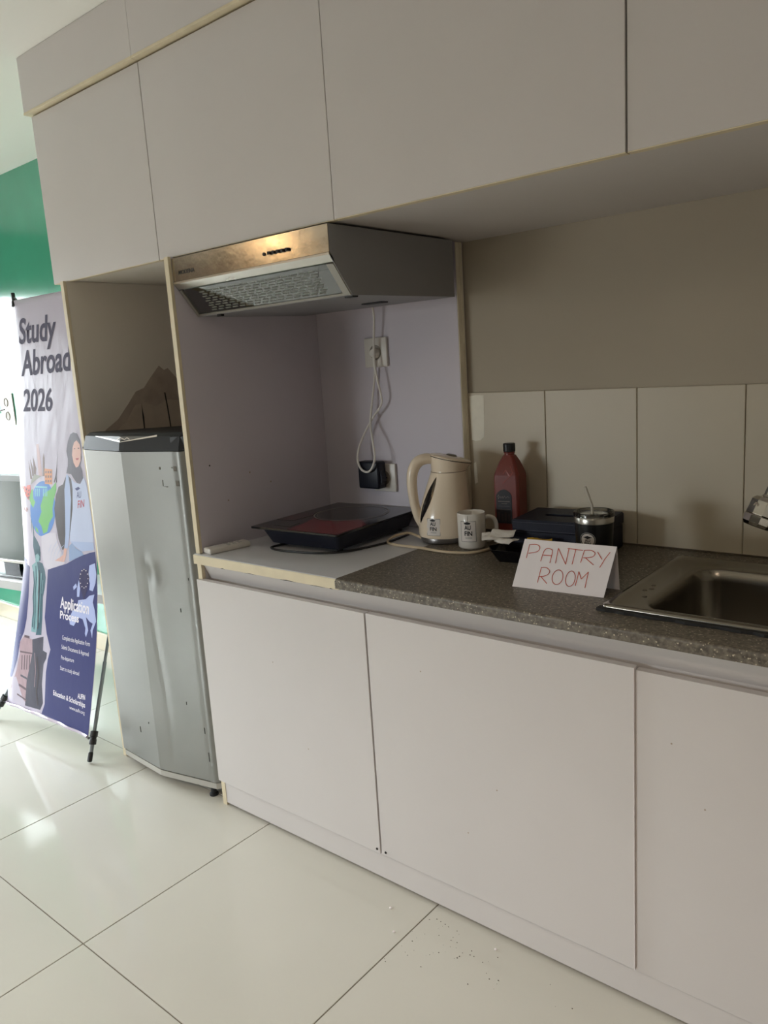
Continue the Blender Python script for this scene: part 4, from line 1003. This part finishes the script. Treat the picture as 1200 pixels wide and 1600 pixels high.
# handle
hp = [(-0.014, 0.226), (-0.044, 0.230), (-0.068, 0.222), (-0.083, 0.198), (-0.0875, 0.165), (-0.086, 0.130), (-0.082, 0.098), (-0.075, 0.068), (-0.066, 0.045)]
rad = [0.013, 0.0150, 0.0160, 0.0155, 0.0145, 0.0138, 0.0132, 0.0125, 0.011]
bm = NB(); tube(bm, [K+AX*d+Vector((0, 0, z)) for d, z in hp], 0.014, 16, 6, radii=rad); mk('handle', bm, CREAMP, t, True)
# dark level window between body and handle: crescent on the body
bm = NB(); prev = None
for k in range(19):
    f = k/18; z = 0.056+f*0.126; th = math.radians(160-26*f); w = math.radians(1+23*math.sin(PI*f)**0.8)
    row = [bm.verts.new(KS(th+w*(0.5-i/8), z, 0.0011)) for i in range(9)]
    if prev:
        for i in range(8): bm.faces.new((prev[i], prev[i+1], row[i+1], row[i]))
    prev = row
mk('level_window', bm, GLOSSB, t)
# sticker: framed AU FIN with a graduation cap
def logo(parent, fn, w, h, lw):
    """fn(x, y) -> point, x in 0..w, y in 0..h"""
    def F(o): return lambda x, y: fn(x, y, o)
    bm = NB(); nx = 8
    g = quadgrid(bm, lambda a, b: fn(a*w, b*h, 0.0003), nx, 2); st = mk('sticker', bm, PINK, parent)
    bm = NB()
    for pts in ([(k*w/8, 0) for k in range(9)], [(k*w/8, h) for k in range(9)], [(0, 0), (0, h)], [(w, 0), (w, h)]): ribbon(bm, pts, F(0.0006), lw)
    mk('sticker_border', bm, mat('sticker border', rgb(60, 54, 50), 0.5), st)
    bm = text_bm('AU', lambda x, y: fn(w*0.26+x, h*0.60+y, 0.0007), w*0.42, h*0.21, 0.03); mk('logo_letters', bm, INK, st)
    bm = text_bm('FIN', lambda x, y: fn(w*0.26+x, h*0.30+y, 0.0007), w*0.50, h*0.22, 0.03); mk('logo_letters', bm, INK, st)
    bm = NB(); poly_bm(bm, [fn(w*a, h*b, 0.0008) for a, b in ((0.22, 0.92), (0.45, 0.985), (0.68, 0.93), (0.62, 0.86), (0.45, 0.845), (0.30, 0.86))]); mk('cap_icon', bm, INK, st)
    bm = NB(); ribbon(bm, [(w*0.30, h*0.20), (w*0.5, h*0.20), (w*0.74, h*0.20)], F(0.0007), lw*0.8); ribbon(bm, [(w*0.32, h*0.16), (w*0.5, h*0.16), (w*0.74, h*0.16)], F(0.0007), lw*0.5); mk('tagline', bm, bpy.data.materials['sticker border'], st)
    return st
logo(t, lambda x, y, o: KS(math.radians(137)-x/0.075, 0.026+y, o), 0.040, 0.046, 0.0008)
# cord
kc = [K-AX*0.068+BX*0.005+Vector((0, 0, 0.008)), (0.478, 0.400, 0.806), (0.450, 0.392, 0.803), (0.432, 0.372, 0.796), (0.436, 0.345, 0.7895), (0.468, 0.326, 0.7895), (0.525, 0.315, 0.792), (0.587, 0.309, 0.794), (0.640, 0.302, 0.794), (0.690, 0.305, 0.794), (0.735, 0.327, 0.794), (0.752, 0.365, 0.794), (0.752, 0.41, 0.794), (0.745, 0.44, 0.794)]
bm = NB(); tube(bm, kc, 0.0036, 8, 6); mk('power_cord', bm, mat('cream cord', rgb(206, 186, 156), 0.5), t, True)

# ---- mug
Mg = Vector((0.690, 0.394, GZ))
t = thing('mug', 'white mug with framed logo in front of the kettle', 'mug', Mg)
bm = NB(); lathe(bm, [(0, 0.003), (0.028, 0.003), (0.029, 0.0), (0.033, 0.0), (0.0368, 0.005), (0.0372, 0.05), (0.0374, 0.093), (0.0365, 0.0945), (0.0348, 0.093), (0.0342, 0.05), (0.033, 0.008), (0, 0.006)], 48, Mg); mk('body', bm, WHITEC, t, True, sharp=60)
hp = [(0.0365, 0.078), (0.047, 0.080), (0.060, 0.073), (0.066, 0.056), (0.064, 0.038), (0.055, 0.022), (0.045, 0.017), (0.0365, 0.019)]
bm = NB(); tube(bm, [Mg+AX*d+Vector((0, 0, z)) for d, z in hp], 0.0058, 12, 6); mk('handle', bm, WHITEC, t, True)
def MS(th, z, ex): r = 0.0374+ex; return Mg+AX*(r*math.cos(th))+BX*(r*math.sin(th))+Vector((0, 0, z))
st = logo(t, lambda x, y, o: MS(math.radians(143)-x/0.0374, 0.022+y, o), 0.041, 0.054, 0.0009)
bm = NB(); ribbon(bm, [(0, 0), (0, 0.016)], lambda x, y: MS(math.radians(112)-x/0.0374, 0.076+y, 0.0004), 0.0007); mk('tag_line', bm, bpy.data.materials['sticker border'], st)

# ---- red bottle
Bo = Vector((0.742, 0.512, GZ)); ang = math.radians(10)
t = thing('sauce_bottle', 'tall red brown plastic bottle with black cap and dark label', 'bottle', Bo, ang)
bm = NB()
def sq(h, c, z): return [bm.verts.new((x, y, z)) for x, y in ((-h+c, -h), (h-c, -h), (h, -h+c), (h, h-c), (h-c, h), (-h+c, h), (-h, h-c), (-h, -h+c))]
rs = [sq(0.0335, 0.006, 0.0), sq(0.0355, 0.006, 0.004), sq(0.0355, 0.006, 0.176), sq(0.0345, 0.0065, 0.184), sq(0.0245, 0.007, 0.214), sq(0.0145, 0.006, 0.2335)]
for A, B in zip(rs, rs[1:]):
    for k in range(8): bm.faces.new((A[k], A[(k+1) % 8], B[(k+1) % 8], B[k]))
bm.faces.new(rs[0][::-1]); bm.faces.new(rs[-1])
bmesh.ops.bevel(bm, geom=[e for e in bm.edges], offset=0.0012, segments=2, affect='EDGES')
lathe(bm, [(0.0135, 0.230), (0.0135, 0.238), (0.0155, 0.239), (0.0155, 0.241), (0.013, 0.242), (0, 0.242)], 24)
body = mk('body', bm, REDB, t, True, world=False, sharp=20)
bm = NB(); pr = []
lathe(bm, [(0, 0.2425), (0.0160, 0.2425), (0.0164, 0.2445), (0.0164, 0.2625), (0.0150, 0.2645), (0, 0.2645)], 36, warp=lambda p, a, r, z: p if int(round(a*18/PI)) % 2 else p*1.0-Vector((p.x, p.y, 0))*0.03)
mk('cap', bm, BLACK, t, world=False)
for seg in ([(-0.006, 0.186), (0.0, 0.196), (0.012, 0.180), (-0.008, 0.160)], [(0.012, 0.206), (0.020, 0.190), (0.014, 0.180)]):   # facet edges, their highlight painted as lighter red lines
    bm = NB(); ribbon(bm, seg, lambda x, z: (x, -0.0357-0.0002+max(0, z-0.184)*0.34, z), 0.0022); mk('facet_highlight', bm, mat('emboss highlight', rgb(150, 66, 56), 0.3), body, world=False)
lab = [(-0.028, 0.052), (0.016, 0.052), (0.016, 0.128), (0.010, 0.137), (0.002, 0.1425), (-0.006, 0.1445), (-0.014, 0.1425), (-0.022, 0.137), (-0.028, 0.128)]
bm = NB(); prism(bm, [(x, z) for x, z in lab], 'y', -0.0365, -0.0357); lb = mk('label', bm, mat('dark label', rgb(28, 26, 34), 0.5), t, world=False)
def lf(x, z): return (x, -0.0368, z)
bm = NB(); ribbon(bm, [(-0.024, 0.124), (-0.020, 0.130), (-0.022, 0.118), (-0.016, 0.126), (-0.014, 0.120), (-0.010, 0.126), (-0.008, 0.120), (-0.004, 0.127), (0.000, 0.121), (0.005, 0.126), (0.010, 0.122)], lf, 0.0010)
for z, a, b_, w in ((0.112, -0.022, 0.010, 0.0022), (0.106, -0.012, 0.002, 0.0022), (0.099, -0.022, 0.010, 0.0006), (0.090, -0.024, 0.012, 0.0006)): ribbon(bm, [(a+(b_-a)*k/8, z) for k in range(0, 9)], lf, w)
mk('label_print', bm, mat('faded label print', rgb(130, 118, 112), 0.6), lb, world=False)
bm = NB()
for k in range(4): box(bm, -0.024+k*0.0095, -0.018+k*0.0095, -0.0369, -0.0365, 0.058, 0.082-0.004*(k % 2))
mk('label_picture', bm, mat('label picture', rgb(52, 42, 44), 0.5), lb, world=False)
bm = NB(); box(bm, -0.004, 0.010, -0.0362, -0.0354, 0.022, 0.034); mk('barcode_sticker', bm, mat('barcode sticker', rgb(170, 140, 136), 0.6), t, world=False)

# ---- tissue box
ang = math.radians(6)
t = thing('tissue_box', 'dark navy leatherette tissue box with a slot in the lid', 'box', (0.933, 0.466, GZ), ang)
HX, HY, HZ = 0.116, 0.0825, 0.090
bm = NB(); box(bm, -HX+0.002, HX-0.002, -HY+0.002, HY-0.002, 0, 0.060, 0.003, 2); mk('body', bm, LEATHER, t, world=False)
bm = NB()
oc = [(-HX, -HY), (HX, -HY), (HX, HY), (-HX, HY)]
slot = rrect(-0.058, 0.062, -0.018, 0.006, 0.011, 5)
# lid with open slot: outer walls, top ring, slot walls
zt = HZ
ov = [bm.verts.new((x, y, zt)) for x, y in oc]; ol = [bm.verts.new((x, y, 0.0605)) for x, y in oc]
for k in range(4): bm.faces.new((ol[k], ol[(k+1) % 4], ov[(k+1) % 4], ov[k]))
bm.faces.new(ol[::-1])
sv = [bm.verts.new((x, y, zt)) for x, y in slot]; sl = [bm.verts.new((x, y, zt-0.012)) for x, y in slot]
ns = len(slot)
for k in range(ns): bm.faces.new((sv[k], sv[(k+1) % ns], sl[(k+1) % ns], sl[k]))
bm.faces.new(sl)
q = ns//4   # corner groups: br, tr, tl, bl
grp = [sv[0:6], sv[6:12], sv[12:18], sv[18:24]]
oc_v = [ov[1], ov[2], ov[3], ov[0]]
for k in range(4):
    for a, b_ in zip(grp[k], grp[k][1:]): bm.faces.new((oc_v[k], b_, a))
    bm.faces.new((oc_v[k], oc_v[(k+1) % 4], grp[(k+1) % 4][0], grp[k][-1]))
bmesh.ops.bevel(bm, geom=[e for e in bm.edges if all(abs(v.co.x) > HX-0.001 and abs(v.co.y) > HY-0.001 for v in e.verts)], offset=0.0025, segments=2, affect='EDGES')
lidt = mk('lid', bm, LEATHER, t, world=False)
bm = NB()
for z in (HZ-0.006, 0.064): tube(bm, [(-HX+0.003, -HY-0.0002, z), (HX-0.003, -HY-0.0002, z)], 0.0005, 6)
mk('stitching', bm, STITCH, lidt, world=False)

# ---- tumbler with straw
Tu = Vector((1.079, 0.303, GZ))
t = thing('tumbler', 'black steel tumbler with clear lid and round white logo', 'tumbler', Tu)
bm = NB(); lathe(bm, [(0, 0), (0.031, 0), (0.034, 0.003), (0.037, 0.03), (0.0405, 0.075), (0.0425, 0.115), (0.0425, 0.118), (0, 0.118)], 40, Tu); mk('body', bm, mat('satin black coating', rgb(13, 13, 15), 0.32), t, True)
bm = NB(); lathe(bm, [(0.0420, 0.1182), (0.0432, 0.1185), (0.0436, 0.130), (0.0428, 0.1315), (0.0405, 0.1315), (0.0400, 0.1185)], 40, Tu); mk('steel_rim', bm, STEEL, t, True)
bm = NB(); lathe(bm, [(0.041, 0.1318), (0.0445, 0.132), (0.0448, 0.140), (0.043, 0.142), (0.040, 0.1405), (0.037, 0.136), (0.009, 0.136), (0.0085, 0.1335), (0.037, 0.1335), (0.040, 0.1318)], 40, Tu); mk('clear_lid', bm, CLEAR, t, True)
def TS(th, z, ex): r = interp([(0.0, .034), (0.03, .037), (0.075, .0405), (0.115, .0425)], z)+ex; return Tu+AX*(r*math.cos(th))+BX*(r*math.sin(th))+Vector((0, 0, z))
def tl(x, y, o): return TS(math.radians(126)-x/0.040, 0.084+y, o)
bm = NB(); poly_bm(bm, [tl(0.0185*math.cos(a), 0.0185*math.sin(a), 0.0006) for a in [k*PI/16 for k in range(32)]]); lg = mk('round_logo', bm, PINK, t)
bm = NB(); ribbon(bm, [(0.0165*math.cos(k*PI/16), 0.0165*math.sin(k*PI/16)) for k in range(33)], lambda x, y: tl(x, y, 0.0011), 0.0042); mk('logo_ring', bm, INK, lg)
bm = NB(); ribbon(bm, [(0.0165*math.cos(k*PI/22), 0.0165*math.sin(k*PI/22)) for k in range(0, 45)], lambda x, y: tl(x, y, 0.0014), 0.0012); mk('logo_ring_text', bm, mat('grey print', rgb(160, 156, 150), 0.6), lg)
bm = NB(); poly_bm(bm, [tl(x, y, 0.0012) for x, y in ((-0.010, 0.006), (0, 0.0095), (0.010, 0.006), (0, 0.0025))]); mk('cap_icon', bm, INK, lg)
bm = text_bm('AU', lambda x, y: tl(-0.006+x, -0.004+y, 0.0012), 0.012, 0.006, 0.02); mk('logo_letters', bm, INK, lg)
bm = text_bm('FIN', lambda x, y: tl(-0.007+x, -0.011+y, 0.0012), 0.014, 0.006, 0.02); mk('logo_letters', bm, INK, lg)
bm = NB(); s0 = Tu+Vector((-0.004, 0, 0.122))
tube(bm, [s0, Tu+Vector((-0.005, 0.001, 0.150)), Tu+Vector((-0.0085, 0.0, 0.163)), Tu+Vector((-0.0185, -0.004, 0.196))], 0.0034, 10, 5)
tag(mk('straw', bm, mat('clear grey straw', rgb(190, 184, 172), 0.15), None, True), 'bent translucent straw standing in the black tumbler', 'straw')

# ---- small tray with sachets
t = thing('snack_tray', 'small black faceted tray behind the paper sign', 'tray', (0.872, 0.322, GZ), math.radians(10))
def hexr(a, b_, z): return [(x*a, y*b_, z) for x, y in ((-1, 0), (-0.68, -1), (0.68, -1), (1, 0), (0.68, 1), (-0.68, 1))]
bm = NB(); rs = [[bm.verts.new(p) for p in hexr(*r)] for r in ((0.058, 0.026, 0.0), (0.080, 0.044, 0.032), (0.077, 0.0415, 0.032), (0.056, 0.024, 0.003))]
for A, B in zip(rs, rs[1:]):
    for k in range(6): bm.faces.new((A[k], A[(k+1) % 6], B[(k+1) % 6], B[k]))
bm.faces.new(rs[0][::-1]); bm.faces.new(rs[-1])
mk('bowl', bm, GLOSSB, t, world=False)
SACH = mat('white paper sachet', rgb(222, 216, 208), 0.6, bump=0.6, bscale=60, var=0.06, vscale=40)
def sachet(c, rz, tilt, w, l, label, m, ph):
    Mx = Matrix.Translation(c) @ Matrix.Rotation(rz, 4, 'Z') @ Matrix.Rotation(tilt, 4, 'X')
    bm = NB(); nu, nv = 10, 6
    def puff(u, v, s):
        e = (u*(1-u)*v*(1-v)*16)**0.7
        return Mx @ Vector(((u-0.5)*l, (v-0.5)*w, s*(0.0006+0.004*e)+0.0022*math.sin(5*u+ph)+0.0016*math.sin(6*v+ph*2)+random.uniform(-0.0006, 0.0006)))
    quadgrid(bm, lambda u, v: puff(u, v, 1), nu, nv); quadgrid(bm, lambda u, v: puff(u, v, -1), nu, nv)
    bmesh.ops.remove_doubles(bm, verts=bm.verts, dist=0.0003)
    o = tag(mk('sachet', bm, m, None, False), label, 'sachet', 'sachets in the black tray')
    return o
sachet((0.806, 0.327, 0.842), 0.55, 0.35, 0.036, 0.070, 'white paper sachet lying lowest on the left of the tray', SACH, 0.3)
sachet((0.820, 0.338, 0.850), 0.25, 0.30, 0.034, 0.060, 'white paper sachet on top of the pile in the tray', SACH, 1.7)
sachet((0.842, 0.318, 0.8385), -0.35, 0.2, 0.034, 0.058, 'white paper sachet at the right of the pile, by the sign', SACH, 2.9)
sachet((0.920, 0.338, 0.8365), 0.35, 0.35, 0.030, 0.060, 'yellow and dark sachet poking up behind the paper sign', mat('yellow sachet', rgb(190, 150, 50), 0.4, var=0.45, vscale=45), 0.9)
bm = NB(); lathe(bm, [(0, 0), (0.012, 0), (0.015, 0.004), (0.015, 0.022), (0.010, 0.030), (0, 0.032)], 20, (0.768, 0.455, GZ)); tag(mk('bottle_cap', bm, BLACK, None, True), 'small black cap standing behind the mug handle', 'cap')

# ---- folded paper sign
SB, SW, SH = Vector((0.971, 0.122, GZ)), Vector((0.204, 0.014, 0)), Vector((0.012, 0.040, 0.099))
t = thing('paper_sign', 'folded white card sign lettered in red standing on the worktop', 'sign', (1.08, 0.15, GZ))
SN = SW.cross(SH).normalized()
if SN.y > 0: SN = -SN
bm = NB()
b0, b1 = SB+Vector((-0.002, 0.076, 0)), SB+SW+Vector((0.006, 0.066, 0))
top0, top1 = SB+SH, SB+SW+SH
th = 0.0005
def sheetq(a, b, c, d, nrm):
    vs = [bm.verts.new(p+nrm*s) for s in (0, th) for p in (a, b, c, d)]
    for f in ((0, 1, 2, 3), (7, 6, 5, 4), (0, 4, 5, 1), (1, 5, 6, 2), (2, 6, 7, 3), (3, 7, 4, 0)): bm.faces.new([vs[i] for i in f])
sheetq(SB, SB+SW, top1, top0, -SN)
nb = (b1-b0).cross(top0-b0).normalized()
if nb.y < 0: nb = -nb
sheetq(b0, b1, top1, top0, -nb)
card = mk('card', bm, PAPER, t)
SIGN = [[(0.073, 0.887), (0.076, 0.611)], [(0.073, 0.887), (0.149, 0.904), (0.194, 0.858), (0.191, 0.782), (0.155, 0.741), (0.089, 0.711)], [(0.245, 0.576), (0.252, 0.775), (0.279, 0.841), (0.32, 0.835), (0.345, 0.791), (0.35, 0.56)], [(0.258, 0.701), (0.346, 0.704)], [(0.411, 0.563), (0.401, 0.866), (0.523, 0.563), (0.515, 0.886)], [(0.502, 0.879), (0.664, 0.868)], [(0.589, 0.877), (0.591, 0.576)], [(0.681, 0.871), (0.675, 0.626)], [(0.681, 0.871), (0.747, 0.882), (0.797, 0.84), (0.789, 0.771), (0.745, 0.737), (0.691, 0.723)], [(0.713, 0.723), (0.812, 0.606)], [(0.821, 0.861), (0.883, 0.729)], [(0.946, 0.874), (0.912, 0.742), (0.883, 0.569)], [(0.271, 0.448), (0.272, 0.141)], [(0.271, 0.448), (0.327, 0.455), (0.372, 0.394), (0.361, 0.322), (0.32, 0.278), (0.274, 0.264)], [(0.29, 0.268), (0.375, 0.142)], [(0.531, 0.301), (0.53, 0.245), (0.52, 0.195), (0.504, 0.16), (0.483, 0.144), (0.461, 0.15), (0.44, 0.178), (0.425, 0.222), (0.417, 0.277), (0.418, 0.334), (0.428, 0.384), (0.444, 0.419), (0.465, 0.435), (0.488, 0.428), (0.508, 0.4), (0.523, 0.356), (0.531, 0.301)], [(0.662, 0.299), (0.662, 0.24), (0.654, 0.188), (0.64, 0.152), (0.622, 0.136), (0.603, 0.144), (0.585, 0.173), (0.571, 0.22), (0.564, 0.278), (0.564, 0.337), (0.572, 0.389), (0.586, 0.425), (0.604, 0.441), (0.623, 0.433), (0.641, 0.403), (0.655, 0.356), (0.662, 0.299)], [(0.683, 0.167), (0.682, 0.444), (0.726, 0.308), (0.78, 0.455), (0.787, 0.148)]]

for s in SIGN:
    bm = NB(); pts = [(a*0.2045, b*0.1075) for a, b in s]
    if len(pts) > 2:
        pts = [(p.x, p.y) for p in catmull([Vector((a, b, 0)) for a, b in pts], 4)] if len(pts) > 5 else pts
    ribbon(bm, pts, lambda x, y: SB+SW*(x/0.2045)+SH*(y/0.1075)+SN*0.0006, 0.0015)
    mk('red_letter_stroke', bm, REDINK, card)

# ---- induction hob
ang = math.radians(3); HC = Vector((0.250, 0.340, BZ))
t = thing('induction_hob', 'black portable induction hob with red control corner', 'hob', HC, ang)
bm = NB()
lo = rrect(-0.120, 0.145, -0.165, 0.175, 0.02); hi = rrect(-0.135, 0.160, -0.185, 0.190, 0.02)
A = [bm.verts.new((x, y, 0.013)) for x, y in lo]; B = [bm.verts.new((x, y, 0.056)) for x, y in hi]
for k in range(len(A)): bm.faces.new((A[k], A[(k+1) % len(A)], B[(k+1) % len(A)], B[k]))
bm.faces.new(A[::-1]); bm.faces.new(B)
mk('body', bm, NAVYP, t, True, world=False, sharp=40)
bm = NB(); prism(bm, rrect(-0.162, 0.166, -0.197, 0.199, 0.006), 'z', 0.0565, 0.0625, 0.001); gl = mk('glass_top', bm, mat('black ceramic glass', rgb(16, 17, 21), 0.12), t, world=False)
def flat(pts, m, name, z=0.0629):
    bm = NB(); poly_bm(bm, [(x, y, z) for x, y in pts]); return mk(name, bm, m, gl, world=False)
REDG = mat('dark red glass print', rgb(120, 30, 40), 0.15)
rc = (0.006, 0.062)
arc = [(rc[0]+0.118*math.cos(a), rc[1]+0.118*math.sin(a)) for a in [math.radians(d) for d in range(-122, -24, 7)]]
flat([(0.160, -0.192), (0.160, -0.060)]+[p for p in arc[::-1] if p[0] < 0.155 and p[1] < -0.01]+[(-0.030, -0.118), (-0.020, -0.192)], REDG, 'control_zone')
arc2 = [(rc[0]+0.118*math.cos(a), rc[1]+0.118*math.sin(a)) for a in [math.radians(d) for d in range(-168, -138, 6)]]
flat([(-0.157, -0.030)]+[(-0.157, -0.092)]+[(-0.095, -0.092)]+arc2[::-1]+[(-0.115, 0.03)], mat('dim red glass print', rgb(74, 28, 34), 0.15), 'control_zone')
flat([(-0.105, -0.160), (-0.040, -0.160), (-0.050, -0.105), (-0.112, -0.105)], mat('grey display print', rgb(58, 58, 60), 0.2), 'display', 0.0630)
for r, w in ((0.113, 0.0030), (0.104, 0.0012)):
    bm = NB(); ribbon(bm, [(rc[0]+r*math.cos(k*PI/32), rc[1]+r*math.sin(k*PI/32)) for k in range(65)], lambda x, y: (x, y, 0.0632), w); mk('zone_ring', bm, mat('grey ring print', rgb(176, 170, 166), 0.4), gl, world=False)
for fx_ in (-0.10, 0.12):
    for fy_ in (-0.135, 0.145):
        bm = NB(); lathe(bm, [(0, 0), (0.008, 0), (0.009, 0.013), (0, 0.0128)], 14, (fx_, fy_, 0)); mk('foot', bm, BLACK, t, True, world=False)
hc = [(0.20, 0.245, 0.792), (0.165, 0.170, 0.789), (0.170, 0.145, 0.7885), (0.215, 0.135, 0.7885), (0.29, 0.145, 0.7885), (0.355, 0.165, 0.7885), (0.405, 0.215, 0.7885), (0.430, 0.30, 0.7885), (0.438, 0.36, 0.7885), (0.43, 0.45, 0.7885)]
bm = NB(); tube(bm, hc, 0.0032, 8, 6); mk('power_cord', bm, BLACK, t, True)

# ---- remote control
t = thing('remote_control', 'white remote control lying at the left end of the board', 'remote', (0.052, 0.082, BZ), math.radians(-11))
bm = NB(); box(bm, -0.021, 0.021, -0.066, 0.066, 0.0002, 0.017, 0.005, 3); rm = mk('body', bm, WHITEPL, t, True, world=False)
for k in range(3):
    for s in (-1, 1):
        bm = NB(); box(bm, s*0.009-0.005, s*0.009+0.005, -0.005+k*0.018, 0.005+k*0.018, 0.0168, 0.0186, 0.0006, 1); mk('button', bm, mat('pale grey button', rgb(196, 192, 188), 0.5), t, world=False)

# ---- crumbs on the floor by the plinth
bm = NB()
for k in range(60):
    x = 0.80+abs(random.gauss(0, 0.16)); y = -0.075+random.gauss(0, 0.055)-0.06*(x-0.80)
    if y > -0.008 or x > 1.4: continue
    s = random.uniform(0.0004, 0.0012); b = bmesh.new()
    bmesh.ops.create_icosphere(b, subdivisions=1, radius=s); b.transform(Matrix.Translation((x, y, s*0.55)) @ Matrix.Diagonal((1.5, 1, 0.6, 1))); merge(bm, b)
o = mk('floor_crumbs', bm, mat('dark crumbs', rgb(70, 58, 46), 0.9)); tag(o, 'dark crumbs scattered on the floor by the base cabinet', 'crumbs'); o['kind'] = 'stuff'
wl = ['pale crumb on the floor nearest the fridge side', 'pale crumb on the floor beside the tile joint', 'pale crumb on the floor close to the plinth']
for (x, y), lb_ in zip(((0.715, -0.06), (0.772, -0.118), (0.99, -0.03)), wl):
    bm = NB(); b = bmesh.new(); bmesh.ops.create_icosphere(b, subdivisions=1, radius=0.0032); b.transform(Matrix.Translation((x, y, 0.0019)) @ Matrix.Diagonal((1.3, 1, 0.6, 1))); merge(bm, b)
    tag(mk('crumb', bm, PAPER), lb_, 'crumb', 'pale crumbs')
